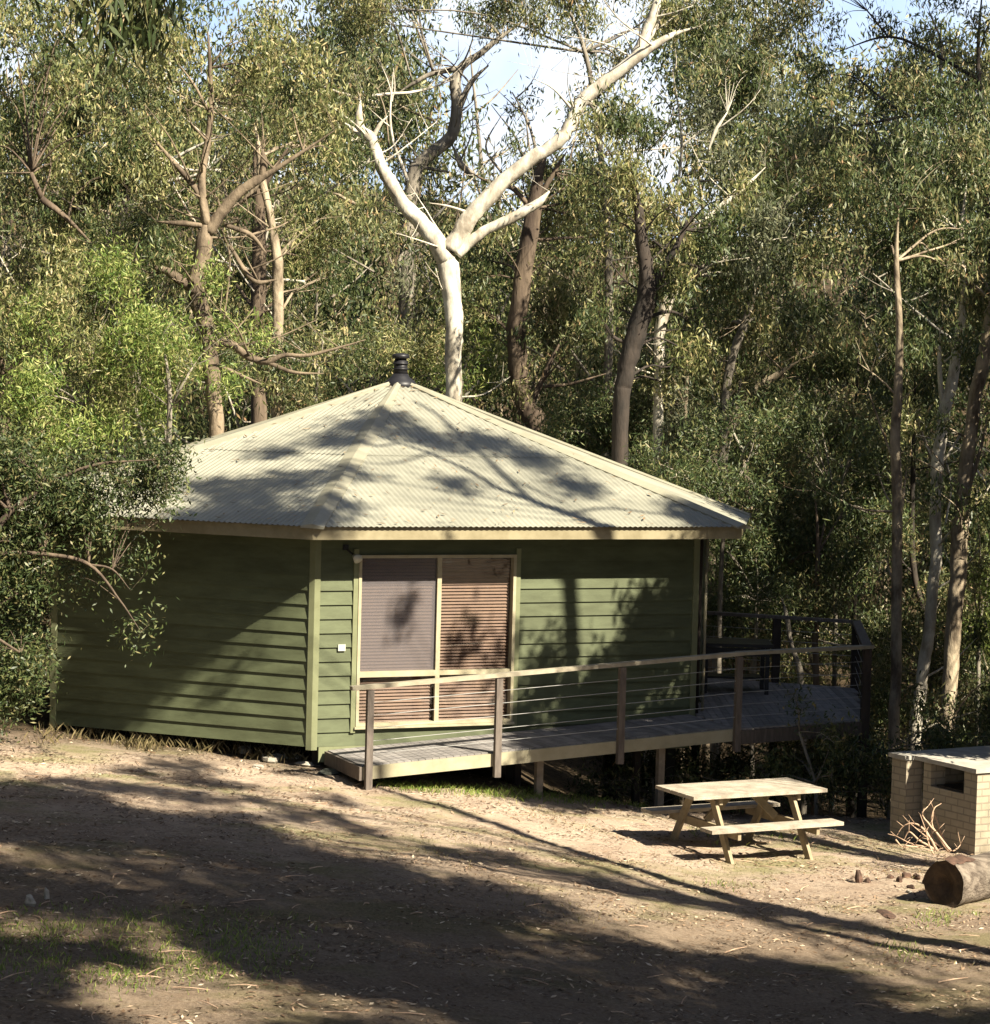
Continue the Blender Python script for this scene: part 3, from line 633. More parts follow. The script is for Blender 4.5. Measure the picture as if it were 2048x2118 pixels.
# dry branch heap
sb = empty('dry_branches', 'tangle of dry bare branches leaning between the log and the barbecue', 'branches')
base = at(1948, 1770, 29.3); base.z = G(base.x, base.y) + .1
stick = mat('dry_twig', (.85, .60, .42), .8, c2=(.50, .33, .22), scale=12)
def Z5(x, y, d): return at(1300 + x / 2.533, 1500 + y / 2.533, d)
paths = [[(1690, 660), (1610, 560), (1540, 470), (1570, 425)], [(1680, 665), (1630, 590), (1590, 520), (1600, 440), (1640, 410)], [(1620, 660), (1560, 560), (1500, 515), (1440, 530), (1400, 590)],
         [(1600, 650), (1520, 600), (1470, 560), (1440, 610)], [(1670, 640), (1640, 570), (1610, 480), (1585, 430)], [(1700, 660), (1725, 645), (1740, 625)], [(1600, 680), (1570, 610), (1560, 560), (1530, 470)],
         [(1560, 640), (1480, 620), (1400, 580)], [(1640, 640), (1580, 600), (1530, 560), (1460, 500)], [(1650, 650), (1600, 600), (1590, 540), (1620, 500)], [(1450, 630), (1520, 640), (1600, 660)], [(1400, 600), (1440, 640), (1500, 630)]]
for i, p in enumerate(paths):
    mb = MB(); dd = 28.9 + (i % 5) * .15; th = .017 if i < 5 else .011
    mb.tube([Z5(x, y, dd + .03 * k) for k, (x, y) in enumerate(p)], np.linspace(th, .004, len(p)), 6, 4, .3)
    for k in range(3):
        a = Z5(*p[min(k + 1, len(p) - 1)], dd); mb.tube([a, a + Vector((random.uniform(-.12, .12), random.uniform(-.1, .1), random.uniform(.02, .15)))], [.005, .002], 5, 1)
    mb.build('branch', stick, sb, True)
def rock(name, label, cat, c, s, m, group=None, seed=0, kind=None):
    r_ = np.random.default_rng(seed); me = MB(); n, k = 12, 7; V = []
    ph = r_.uniform(0, 6, 6)
    for i in range(k):
        th = math.pi * i / (k - 1)
        for j in range(n):
            q = 2 * math.pi * j / n; d = np.array([math.sin(th) * math.cos(q), math.sin(th) * math.sin(q), math.cos(th)])
            rr = 1 + .16 * math.sin(2.3 * d[0] * 2 + ph[0]) + .14 * math.sin(3 * d[1] + ph[1]) + .1 * math.sin(5 * d[2] + ph[2]) + r_.normal(0, .02)
            V.append((d * rr) * np.array(s) / 2)
    z = G(c[0], c[1]); me.add(np.array(V), [(i * n + j, i * n + (j + 1) % n, (i + 1) * n + (j + 1) % n, (i + 1) * n + j) for i in range(k - 1) for j in range(n)])
    o = me.build(name, m, None, False); o.location = (c[0], c[1], z + s[2] * .22); o.rotation_euler = (r_.uniform(-.1, .1), r_.uniform(-.1, .1), r_.uniform(0, 3)); return tag(o, label, cat, group, kind)
M['rock'] = mat('pale_stone', (.60, .56, .47), .9, c2=(.40, .36, .30), scale=8, bump=.4)
M['rockd'] = mat('dark_stone', (.12, .13, .11), .9, c2=(.07, .075, .06), scale=8, bump=.4)
def gp(px, py):                          # pixel on the ground
    d = 30.0
    for _ in range(12):
        q = at(px, py, d); d = d + (q.z - G(q.x, q.y)) * (5200 / max(py - 780, 50)) * .8
    return q.x, q.y
spots = [(508, 1548, .34, 'pale flat stone under the left wall, furthest left of the corner stones'), (560, 1566, .42, 'largest pale flat stone beside the cabin corner'), (600, 1560, .30, 'pale stone tight against the cabin corner board'), (632, 1576, .24, 'small pale stone beside the start of the ramp'), (535, 1580, .2, 'small pale stone lying in front of the larger corner stones'), (658, 1562, .22, 'brown tinted stone under the cabin corner')]
for i, (x, y, s_, lb) in enumerate(spots): q = gp(x, y + 8); rock('stone', lb, 'stone', q, (s_, s_ * .7, s_ * .32), M['rock'], 'pale stones at the cabin corner', i + 3)
q = gp(682, 1600); rock('stone', 'dark flat stone on the dirt at the foot of the ramp', 'stone', q, (.36, .22, .09), M['rockd'], None, 41)
q = gp(62, 1872); rock('stone', 'small pale stone in the shaded grass of the lower left', 'stone', q, (.13, .10, .12), M['rock'], None, 44)
q = gp(96, 1862); rock('stone', 'narrow pale chip of stone beside the small pale stone, lower left', 'stone', q, (.05, .05, .16), M['rock'], None, 45)
q = gp(1835, 1892); rock('bark_slab', 'flat piece of dark bark lying on the dirt before the log', 'bark', q, (.36, .16, .05), M['rust'], None, 46)
q = gp(1776, 1826); rock('wood_stub', 'short red brown stub of wood standing on the dirt', 'wood', q, (.08, .08, .22), M['rust'], None, 47)
q = gp(1794, 1826); rock('wood_stub', 'low chip of wood beside the red brown stub', 'wood', q, (.10, .06, .07), M['rust'], None, 48)
lbs = ['leftmost chunk of red bark beside the log', 'chunk of red bark second from the left by the log', 'upright chunk of red bark in the middle of the heap by the log', 'flat chunk of red bark in front of the heap by the log', 'chunk of red bark leaning against the others by the log', 'chunk of red bark nearest to the cut log', 'small pale chunk in front of the red bark heap']
for i, (x, y, s_) in enumerate([(1842, 1812, .13), (1860, 1818, .16), (1874, 1810, .18), (1885, 1832, .13), (1895, 1812, .17), (1912, 1822, .15), (1880, 1842, .12)]):
    q = gp(x, y + 6); rock('bark_chunk', lbs[i], 'bark', q, (s_ * .75, s_ * .3, s_ * .55), M['rust'] if i < 6 else M['rock'], 'bark chunks beside the cut log', 60 + i)

# ---------------------------------------------------------------- trees
HOLES = [(880, 150, 85, 75), (925, 270, 75, 85), (1010, 230, 70, 70), (1060, 140, 60, 45), (1110, 250, 40, 45), (830, 60, 60, 40), (1255, 165, 40, 35), (1290, 210, 40, 40),
         (1640, 120, 60, 60), (1640, 200, 55, 35), (1740, 25, 130, 30), (1765, 235, 40, 35), (1560, 90, 50, 40), (345, 285, 22, 18), (395, 95, 35, 45), (45, 450, 30, 26), (1850, 60, 50, 45), (1690, 300, 25, 22), (650, 130, 25, 22)]
def hole(x, y, m=1.0):
    for a, b, c, d in HOLES:
        if ((x - a) / (c * m)) ** 2 + ((y - b) / (d * m)) ** 2 < 1: return True
    return False
def fill(x0, y0, x1, y1, n, r0=34, r1=60):
    o = []; t = 0
    while len(o) < n and t < n * 30:
        t += 1; x, y = random.uniform(x0, x1), random.uniform(y0, y1)
        if not hole(x, y, 1.15): o.append((x, y, random.uniform(r0, r1)))
    return o
def pxw(w, d): return w * K / 5200 * d
def tree(name, label, cat, bark, leafm, depth, limbs, clumps, group=None, base=None, dens=2.2, L=.13, Wd=.028, droop=1.2, trunk_mi=None, twig=True, jd=1.3, soft=1.0):
    e = empty(name, label, cat, group); mb = MB(); nodes = []
    for li, lm in enumerate(limbs):
        dj = depth
        pts = []; rad = []
        for k, p in enumerate(lm):
            dd = depth + (p[3] if len(p) > 3 else 0); pts.append(dt(p[0], p[1], dd)); rad.append(pxw(p[2], dd) / 2 * (.88 if name == 'white_gum' else 1) * (.4 if k == len(lm) - 1 and len(lm) > 2 else 1))
        if li == 0:
            b = pts[0]; b2 = Vector((base[0], base[1], 0)) if base else Vector((b.x + .05, b.y, 0)); b2.z = G(b2.x, b2.y) - .15
            if b.z - b2.z > .3:
                pts.insert(0, b.lerp(b2, .4)); rad.insert(0, rad[0] * 1.05); pts.insert(0, b2); rad.insert(0, rad[0] * 1.2)
        mb.tube(pts, rad, 10, 6, .07)
        nodes += list(zip(pts, rad))
    tips = []
    if len(limbs) > 0:
        for _ in range(int(6 + 2.2 * len(limbs)) if twig and depth > 36 and len(nodes) > 4 else 0):
            a, ra = random.choice(nodes[2:]); ln = random.uniform(.5, 1.7); an = random.uniform(0, 6.28)
            dv = Vector((math.cos(an), math.sin(an) * .7, random.uniform(.1, 1.0))).normalized() * ln
            m1 = a + dv * .5 + Vector((random.uniform(-.12, .12), random.uniform(-.12, .12), random.uniform(-.15, .1))); e1 = a + dv; w0 = min(ra * .4, .022)
            mb.tube([a, m1, e1], [w0, w0 * .6, w0 * .25], 5, 4, .3)
            tips.append((e1, ln))
            for _k in range(2):
                s1 = m1.lerp(e1, random.random()); t1 = s1 + Vector((random.uniform(-.4, .4), random.uniform(-.3, .3), random.uniform(-.1, .5))); mb.tube([s1, s1.lerp(t1, .5) + Vector((0, 0, -.03)), t1], [w0 * .4, w0 * .3, .003], 4, 3, .2)
    C = [clump(t_, .16 + .12 * l_, 3.0, L, Wd, droop, tr=.12, per=26) for t_, l_ in tips if random.random() < .85 and name not in ('white_gum', 'crooked_gum', 'grey_gum', 'pale_slim_gum', 'white_limbed_gum')]
    for c in clumps:
        dd = depth + (random.uniform(-.25 * jd, 1.7 * jd) if cat == 'tree' else random.uniform(-jd, jd)) + (c[3] if len(c) > 3 else 0); q = dt(c[0], c[1], dd); r = pxw(c[2], dd)
        if twig and nodes:
            best = min(nodes, key=lambda n_: (n_[0] - q).length + 1.2 * max(0, n_[0].z - q.z)); a = best[0]
            m1 = a.lerp(q, .5) + Vector((random.uniform(-.15, .15), random.uniform(-.15, .15), random.uniform(.0, .35))) * min(1, (q - a).length / 2)
            rr = min(best[1] * .55, .012 + .012 * (q - a).length); mb.tube([a, m1, q], [rr, rr * .7, rr * .35], 6, 5, .25)
            for _ in range(3):
                t_ = q + Vector((random.uniform(-1, 1), random.uniform(-1, 1), random.uniform(-.6, .8))) * r * .9
                s_ = m1.lerp(q, random.uniform(.3, 1)); mb.tube([s_, s_.lerp(t_, .5) + Vector((0, 0, .06)), t_], [rr * .4, rr * .3, .003], 5, 3, .2)
        C.append(clump(q, r * random.uniform(.8, 1.1), dens * random.choice([.9, 1.6, 2.4, 3.2]), L, Wd, droop))
    mb.build('trunk', bark, e, True)
    if C:
        alt = [M['dark']] * 3 if name == 'overhanging_tree' else [leafm, M['dark'], M['yellow'] if leafm in (M['olive'], M['green'], M['yellow']) else M['olive']]
        mi = np.repeat(rng.choice([0, 0, 0, 1, 1, 2] if leafm is not M['green'] else [0, 0, 0, 0, 0, 2], len(C)), [len(c) for c in C]); quads(np.concatenate(C), 'crown', alt, e, mi)
    return e
B = M
tree('white_gum', 'tall white barked gum tree forking into bare pale limbs behind the flue', 'tree', B['whitebark'], B['olive'], 44.5,
     [[(868, 760, 36), (868, 690, 37), (870, 620, 39), (864, 560, 42), (858, 505, 48), (858, 480, 50)],
      [(855, 500, 44), (830, 455, 40), (800, 420, 36), (772, 390, 32), (748, 350, 29), (728, 315, 27), (716, 280, 24), (708, 262, 26), (690, 245, 20), (688, 215, 14), (690, 192, 8)],
      [(706, 265, 16), (680, 250, 12), (655, 232, 5)], [(712, 268, 12), (726, 240, 9), (742, 222, 4)],
      [(712, 300, 9), (690, 320, 8), (650, 350, 7), (600, 385, 4)],
      [(862, 480, 44), (885, 440, 40), (905, 410, 38), (950, 362, 35), (1010, 308, 32), (1050, 285, 30), (1082, 255, 29), (1102, 215, 28), (1122, 185, 31), (1165, 152, 28), (1215, 112, 27), (1250, 88, 20), (1290, 66, 12), (1340, 50, 5)],
      [(874, 486, 28), (900, 462, 25), (935, 438, 22), (990, 412, 23), (1030, 388, 19), (1052, 366, 10)],
      [(1215, 112, 24), (1232, 75, 24), (1248, 35, 23), (1262, -10, 20), (1270, -50, 16)], [(1225, 100, 9), (1252, 60, 8), (1270, 20, 7)],
      [(1125, 185, 14), (1140, 212, 13), (1160, 240, 11), (1184, 268, 6)], [(1135, 190, 8), (1148, 150, 5), (1140, 100, 3)],
      [(905, 410, 8), (860, 395, 5), (820, 388, 3)], [(1100, 215, 8), (1060, 170, 5), (1020, 150, 3)]],
     fill(980, -60, 1400, 30, 9, 36, 52) + fill(600, 60, 700, 330, 5, 30, 44) + [(1340, 70, 40), (1380, 120, 44), (1300, 20, 48), (640, 240, 36), (1040, 40, 44), (960, 20, 40), (1110, 60, 40)], dens=2.0)
tree('grey_gum', 'grey barked gum with a curving limb rising through the sky gap behind the white gum', 'tree', B['greybark'], B['grey'], 49,
     [[(780, 480, 30), (782, 420, 30), (790, 345, 28), (806, 310, 26), (838, 285, 25), (866, 255, 24), (874, 210, 22), (872, 160, 22), (882, 130, 16), (915, 105, 13), (960, 70, 9), (1000, 40, 5)],
      [(874, 220, 14), (900, 160, 11), (935, 125, 8)], [(800, 318, 9), (860, 330, 4)], [(882, 130, 12), (830, 140, 10), (790, 160, 7), (760, 180, 4)], [(905, 335, 14), (880, 310, 12), (868, 280, 8)], [(960, 330, 5), (930, 280, 4), (960, 220, 3)], [(1000, 300, 6), (985, 260, 4), (940, 200, 3)]],
     [(745, 200, 34), (760, 165, 30), (785, 395, 26, -3), (760, 450, 30, -3), (790, 480, 30, -3), (770, 540, 32, -3), (800, 590, 30, -3), (780, 640, 32, -3), (790, 700, 30, -3), (985, 20, 40), (930, 60, 30), (900, 30, 34), (720, 170, 40), (770, 250, 30), (985, 200, 26), (1010, 180, 24), (1000, 225, 22)] + fill(700, 280, 830, 420, 7, 26, 40) + fill(560, -40, 820, 120, 9, 36, 50), dens=1.8)
tree('crooked_gum', 'brown trunked crooked gum with many bare limbs to the left of the white gum', 'tree', B['crookbark'], B['yellow'], 39.5,
     [[(414, 830, 30), (410, 760, 31), (402, 690, 33), (396, 630, 32), (380, 580, 34), (376, 550, 36), (384, 505, 32), (392, 455, 32), (396, 425, 30)],
      [(396, 430, 18), (388, 380, 16), (387, 330, 15), (398, 270, 13), (404, 200, 11), (402, 130, 9), (398, 60, 6)], [(398, 210, 6), (370, 160, 5), (340, 120, 3)], [(402, 130, 5), (430, 90, 3)],
      [(398, 445, 24), (425, 405, 22), (458, 368, 20), (492, 345, 18), (525, 325, 10), (580, 290, 7), (640, 250, 4)], [(500, 345, 12), (505, 310, 16), (502, 285, 8)],
      [(376, 552, 26), (350, 540, 20), (322, 520, 16), (298, 512, 10), (283, 506, 5)],
      [(388, 385, 11), (370, 355, 12), (345, 325, 11), (315, 290, 7), (285, 255, 4)],
      [(400, 672, 20), (420, 656, 17), (448, 662, 15), (478, 684, 14), (510, 692, 13), (545, 680, 9), (590, 680, 7), (650, 665, 5), (700, 650, 3)], [(510, 692, 9), (560, 712, 7), (620, 715, 4)], [(420, 700, 9), (460, 718, 8), (500, 735, 5)],
      [(392, 432, 10), (350, 428, 12), (300, 424, 7)], [(430, 430, 9), (480, 450, 10), (510, 485, 7)], [(440, 470, 6), (470, 520, 11), (495, 540, 10), (530, 535, 8)], [(425, 640, 4), (440, 500, 4), (425, 440, 4)]],
     fill(280, 20, 620, 220, 20, 34, 52) + fill(240, 240, 330, 420, 6, 30, 44) + fill(440, 180, 660, 270, 6, 28, 40) + [(520, 220, 34), (640, 300, 30), (560, 420, 30), (300, 480, 30), (600, 690, 34), (660, 670, 30), (520, 745, 34)], dens=1.9)
tree('pale_slim_gum', 'slim pale orange trunk between the crooked gum and the white gum', 'tree', B['tanbark'], B['olive'], 43,
     [[(532, 720, 24), (531, 640, 24), (532, 560, 22), (531, 500, 22), (522, 440, 16), (510, 380, 14), (500, 340, 18), (498, 300, 14), (488, 240, 8)], [(525, 500, 7), (560, 460, 5), (610, 420, 3)], [(502, 345, 10), (470, 380, 8), (440, 400, 5)], [(530, 610, 6), (560, 560, 4)]],
     fill(430, 120, 620, 300, 8, 30, 46) + fill(560, 380, 700, 560, 9, 30, 46), dens=1.9)
tree('dark_stringybark', 'thick dark brown trunk standing just behind the slim pale orange trunk', 'tree', B['brownbark'], B['olive'], 47,
     [[(496, 740, 32), (494, 600, 30), (496, 480, 28), (494, 360, 24), (488, 240, 16)], [(494, 380, 10), (540, 300, 7), (590, 240, 4)], [(495, 470, 8), (440, 400, 5)]],
     fill(420, 480, 640, 660, 9, 36, 54) + fill(420, 60, 620, 280, 8, 40, 55), dens=2)
tree('brown_stringybark', 'dark brown trunk rising behind the roof to the right of the white gum', 'tree', B['brownbark'], B['olive'], 46,
     [[(1030, 830, 42), (1012, 790, 40), (996, 740, 38), (990, 680, 37), (990, 620, 36), (1000, 540, 35), (1012, 460, 34), (1022, 400, 32), (1030, 340, 20), (1050, 280, 10)], [(1010, 780, 14), (1035, 735, 12), (1055, 690, 9), (1075, 650, 5)], [(1022, 400, 12), (1060, 330, 10), (1085, 290, 5)], [(1018, 400, 11), (980, 360, 9), (930, 345, 6), (900, 330, 4)], [(995, 660, 8), (960, 620, 5)], [(1040, 740, 7), (1090, 735, 6), (1160, 715, 4)]],
     fill(900, 480, 980, 680, 7, 28, 42) + fill(1030, 300, 1180, 620, 16, 34, 50), dens=2)
tree('twin_limbed_gum', 'dark leaning gum splitting into two limbs above the right roof slope', 'tree', B['darkbark'], B['yellow'], 41,
     [[(1188, 790, 32), (1195, 730, 34), (1208, 670, 37), (1226, 610, 40), (1240, 560, 40), (1236, 510, 28), (1228, 455, 24), (1222, 400, 18), (1212, 350, 12), (1205, 300, 6)], [(1242, 570, 28), (1262, 530, 18), (1285, 490, 14), (1310, 440, 8), (1340, 390, 5)], [(1210, 660, 8), (1175, 645, 7), (1152, 612, 5)]],
     fill(1100, 200, 1240, 460, 13, 34, 50) + fill(1240, 340, 1400, 560, 11, 34, 50) + fill(1260, 600, 1330, 740, 5, 34, 46), dens=2)
tree('white_limbed_gum', 'gum whose white lower limb kinks upward beside the dark leaning gum', 'tree', B['whitebark'], B['grey'], 42.5,
     [[(1262, 720, 20), (1262, 650, 20), (1272, 592, 24), (1292, 558, 20), (1320, 535, 15), (1355, 505, 12), (1378, 480, 10), (1382, 470, 6)], [(1330, 530, 8), (1370, 500, 8), (1400, 490, 9), (1425, 483, 5)], [(1300, 470, 7), (1345, 425, 9), (1400, 380, 9), (1440, 345, 6), (1465, 320, 3)], [(1355, 290, 4), (1370, 250, 9), (1392, 215, 5)]],
     fill(1330, 100, 1500, 330, 15, 36, 54) + fill(1400, 380, 1520, 560, 9, 34, 50), dens=2.1)
tree('slender_leaning_gum', 'slender grey green trunk leaning to the right in front of the mid right forest', 'tree', B['greybark'], B['olive'], 44,
     [[(1385, 800, 18), (1400, 690, 17), (1425, 620, 16), (1442, 560, 14), (1452, 490, 12), (1462, 440, 9), (1490, 400, 6), (1540, 360, 3)], [(1452, 490, 6), (1490, 470, 5), (1530, 450, 4)], [(1445, 520, 5), (1480, 500, 6), (1510, 480, 3)]],
     fill(1440, 300, 1640, 480, 13, 34, 52) + fill(1330, 600, 1480, 760, 8, 34, 46), dens=2.1)
tree('fallen_leaning_gum', 'thick brown trunk leaning steeply right above the end of the roof', 'tree', B['tanbark'], B['olive'], 47,
     [[(1370, 860, 22), (1398, 815, 24), (1430, 765, 24), (1462, 735, 18), (1500, 710, 10), (1530, 690, 5)], [(1420, 830, 10), (1450, 770, 9), (1480, 730, 5)], [(1425, 880, 12), (1430, 930, 12), (1440, 980, 8)]],
     fill(1480, 600, 1640, 740, 8, 36, 52), dens=2)
tree('red_barked_gum', 'straight reddish trunk right of the deck, tallest of the near right trunks', 'tree', B['tanbark'], B['dark'], 39,
     [[(1712, 1380, 22), (1716, 1250, 21), (1716, 1120, 21), (1718, 980, 20), (1714, 860, 21), (1718, 760, 18), (1722, 640, 14), (1716, 500, 10), (1720, 400, 6)], [(1717, 900, 5), (1680, 800, 4), (1660, 740, 3)], [(1717, 1020, 7), (1728, 960, 6), (1735, 900, 5)]],
     fill(1600, 250, 1860, 520, 20, 36, 56), dens=2.0)
tree('pale_mottled_gum', 'pale mottled trunk with a crooked lower half, left of the pair at the right edge', 'tree', B['whitebark'], B['dark'], 41,
     [[(1752, 1400, 26), (1765, 1300, 24), (1778, 1210, 22), (1785, 1130, 22), (1792, 1050, 23), (1790, 960, 23), (1796, 880, 24), (1805, 800, 24), (1822, 730, 22), (1835, 650, 19), (1845, 560, 14), (1840, 450, 9), (1850, 350, 5)], [(1805, 790, 10), (1798, 700, 9), (1800, 630, 6)], [(1796, 900, 6), (1840, 830, 4)]],
     fill(1740, 120, 1920, 460, 16, 36, 56), dens=2.0)
tree('tan_edge_gum', 'broad tan and cream trunk at the far right edge leaning out of the photo', 'tree', B['tanbark'], B['olive'], 40,
     [[(1812, 1400, 30), (1822, 1250, 30), (1832, 1120, 32), (1838, 1020, 34), (1845, 930, 28), (1856, 840, 26), (1868, 760, 26), (1884, 680, 26), (1902, 580, 22), (1915, 450, 16), (1920, 300, 10)], [(1840, 1030, 12), (1850, 950, 11), (1872, 880, 8), (1890, 800, 5)]],
     fill(1780, 500, 1930, 640, 6, 34, 50), dens=2.0)
tree('thin_red_gum', 'very thin reddish trunk rising above the right end of the roof', 'tree', B['tanbark'], B['dark'], 43,
     [[(1313, 1040, 9), (1314, 900, 9), (1312, 780, 8), (1318, 660, 7), (1310, 540, 5)]], fill(1290, 560, 1360, 680, 4, 26, 36), dens=1.8)
tree('bare_deck_snag', 'short bleached crooked trunk standing behind the deck railing', 'tree', B['greybark'], B['dark'], 41,
     [[(1538, 1420, 12), (1530, 1340, 13), (1532, 1290, 13), (1514, 1230, 9), (1506, 1180, 10), (1494, 1140, 4)]], [], dens=1, twig=False)
tree('rusty_sapling', 'thin rusty brown trunk just right of the bleached snag behind the deck', 'tree', B['brownbark'], B['dark'], 42,
     [[(1560, 1420, 13), (1562, 1300, 13), (1560, 1180, 12), (1566, 1060, 9), (1560, 940, 6)]], fill(1500, 900, 1640, 1100, 6, 34, 46), dens=2)
tree('grey_right_pole', 'thin dark pole of a trunk between the deck corner and the red barked gum', 'tree', B['darkbark'], B['dark'], 46,
     [[(1640, 1400, 9), (1635, 1200, 9), (1642, 1000, 8), (1638, 820, 7), (1645, 640, 4)]], fill(1580, 640, 1720, 860, 8, 36, 50), dens=2)
tree('dark_edge_trunk', 'dark trunk in deep shade between the pale mottled gum and the right edge', 'tree', B['darkbark'], B['dark'], 44,
     [[(1800, 1500, 20), (1805, 1300, 18), (1750, 1100, 12), (1748, 900, 10), (1752, 700, 6)]], fill(1730, 640, 1870, 820, 6, 34, 50), dens=2)
tree('high_right_gum', 'tall gum with thin dark branches spread across the sky in the upper right', 'tree', B['darkbark'], B['olive'], 46,
     [[(1910, 900, 22), (1905, 600, 20), (1895, 400, 18), (1884, 250, 11), (1872, 120, 8), (1880, -20, 6)], [(1885, 300, 9), (1820, 225, 8), (1740, 222, 6), (1670, 235, 5), (1590, 245, 3)], [(1740, 222, 5), (1690, 190, 4), (1640, 150, 3), (1600, 140, 2)], [(1870, 150, 7), (1780, 100, 6), (1700, 70, 5), (1600, 100, 3)], [(1700, 70, 4), (1660, 20, 3)], [(1820, 225, 5), (1780, 260, 4), (1700, 275, 3)]],
     fill(1420, -60, 1600, 90, 12, 36, 54) + fill(1600, -50, 1910, 330, 20, 26, 42) + fill(1560, 260, 1760, 360, 8, 34, 48), dens=1.6)
tree('top_centre_gum', 'gum whose leaf sprays hang in along the top edge above the sky gap', 'tree', B['greybark'], B['yellow'], 47,
     [[(1160, 900, 18), (1165, 500, 16), (1150, 300, 12), (1120, 100, 9), (1060, -40, 7)]], fill(600, -70, 800, 60, 9, 36, 50) + fill(1000, -60, 1300, 60, 12, 36, 50) + fill(1080, 60, 1240, 130, 4, 24, 34), dens=1.6)
tree('left_edge_gum', 'stout dark trunk leaning right at the left edge of the photo', 'tree', B['brownbark'], B['yellow'], 40,
     [[(-14, 900, 30), (6, 800, 27), (12, 740, 24), (34, 690, 17), (60, 640, 12), (120, 560, 6)], [(14, 740, 10), (2, 690, 9), (-8, 620, 6)], [(80, 380, 14), (130, 420, 10), (175, 465, 6)], [(60, 330, 8), (80, 380, 12)]],
     fill(-40, 20, 200, 340, 16, 38, 56) + fill(-20, 480, 120, 640, 5, 34, 50) + [(100, 400, 40), (160, 360, 44), (120, 440, 36)], dens=2.0)
tree('dense_left_gum', 'dense dark olive crowned gum filling the upper left of the forest', 'tree', B['darkbark'], B['olive'], 44,
     [[(230, 900, 22), (225, 700, 20), (215, 560, 18), (230, 430, 16), (250, 330, 12), (240, 220, 8)], [(228, 450, 8), (150, 400, 6), (90, 360, 4)], [(220, 540, 7), (300, 470, 5)]],
     fill(40, 130, 330, 460, 24, 40, 60), dens=2.3)
# understorey wattles and bushes behind the cabin
def bush(name, label, leafm, depth, stems, clumps, dens=2.6, L=.10, Wd=.022, droop=.7, bark='greybark', group='bushes behind the cabin', cat='bush'):
    return tree(name, label, cat, M[bark], leafm, depth, stems, clumps, group, dens=dens, L=L, Wd=Wd, droop=droop)
bush('bright_wattle', 'bright green wattle glowing in the sun left of the roof', M['green'], 39, [[(170, 900, 12), (165, 780, 10), (180, 660, 6)], [(165, 800, 6), (90, 700, 4)]], fill(40, 520, 260, 860, 22, 38, 58))
bush('bright_wattle', 'second bright wattle between the left wattle and the crooked gum trunk', M['green'], 38.5, [[(320, 900, 12), (325, 760, 10), (310, 640, 6)], [(325, 780, 6), (370, 700, 4)]], fill(230, 580, 350, 860, 15, 34, 50))
bush('yellow_wattle', 'pale yellow green wattle along the left roof slope below the crooked gum', M['yellow'], 41, [[(280, 880, 9), (260, 780, 7)]], fill(100, 440, 340, 600, 12, 36, 52) )
bush('green_bush', 'fresh green bush at the foot of the white gum just right of the flue', M['green'], 46.5, [[(880, 800, 8), (885, 720, 6)]], fill(760, 640, 950, 770, 12, 30, 46))
bush('olive_bush', 'olive bush filling the gap behind the flue and the left roof slope', M['olive'], 42, [[(600, 830, 8), (610, 700, 6)]], fill(440, 640, 760, 800, 18, 34, 50))
bush('grey_leaf_bush', 'blue grey leaved young gum above the right roof slope', M['grey'], 43.5, [[(1255, 900, 9), (1260, 780, 7), (1250, 680, 4)]], fill(1200, 640, 1320, 820, 8, 30, 46), L=.12, Wd=.03)
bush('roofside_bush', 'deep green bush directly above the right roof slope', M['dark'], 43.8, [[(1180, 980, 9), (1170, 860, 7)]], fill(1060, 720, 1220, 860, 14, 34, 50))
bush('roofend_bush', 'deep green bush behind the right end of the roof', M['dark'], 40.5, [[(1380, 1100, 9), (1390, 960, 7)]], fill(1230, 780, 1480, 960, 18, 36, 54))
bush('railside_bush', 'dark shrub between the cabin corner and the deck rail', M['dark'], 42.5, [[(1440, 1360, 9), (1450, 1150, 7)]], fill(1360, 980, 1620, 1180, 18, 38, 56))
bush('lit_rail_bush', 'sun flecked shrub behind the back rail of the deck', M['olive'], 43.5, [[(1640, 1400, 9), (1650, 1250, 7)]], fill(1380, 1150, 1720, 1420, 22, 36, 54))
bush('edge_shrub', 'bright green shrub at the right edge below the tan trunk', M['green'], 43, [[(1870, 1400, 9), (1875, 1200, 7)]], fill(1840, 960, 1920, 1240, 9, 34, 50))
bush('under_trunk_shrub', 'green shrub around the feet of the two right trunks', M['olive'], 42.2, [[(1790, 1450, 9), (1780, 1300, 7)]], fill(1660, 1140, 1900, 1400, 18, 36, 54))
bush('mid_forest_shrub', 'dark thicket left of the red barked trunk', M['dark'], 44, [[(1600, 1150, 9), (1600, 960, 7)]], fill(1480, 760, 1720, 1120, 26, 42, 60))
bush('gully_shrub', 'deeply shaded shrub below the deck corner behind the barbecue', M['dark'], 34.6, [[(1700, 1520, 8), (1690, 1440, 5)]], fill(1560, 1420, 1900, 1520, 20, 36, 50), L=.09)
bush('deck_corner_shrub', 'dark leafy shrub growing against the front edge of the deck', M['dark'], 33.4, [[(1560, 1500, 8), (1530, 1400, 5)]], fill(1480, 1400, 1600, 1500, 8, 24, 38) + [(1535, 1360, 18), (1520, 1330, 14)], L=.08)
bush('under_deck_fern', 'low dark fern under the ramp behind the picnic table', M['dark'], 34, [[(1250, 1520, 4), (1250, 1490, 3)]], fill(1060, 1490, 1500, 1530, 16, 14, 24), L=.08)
bush('dark_gully_bush', 'black green bush filling the gap under the deck boards', M['dark'], 36.6, [[(1400, 1520, 5), (1400, 1480, 4)]], fill(1180, 1440, 1660, 1500, 26, 26, 40), L=.09, bark='darkbark')
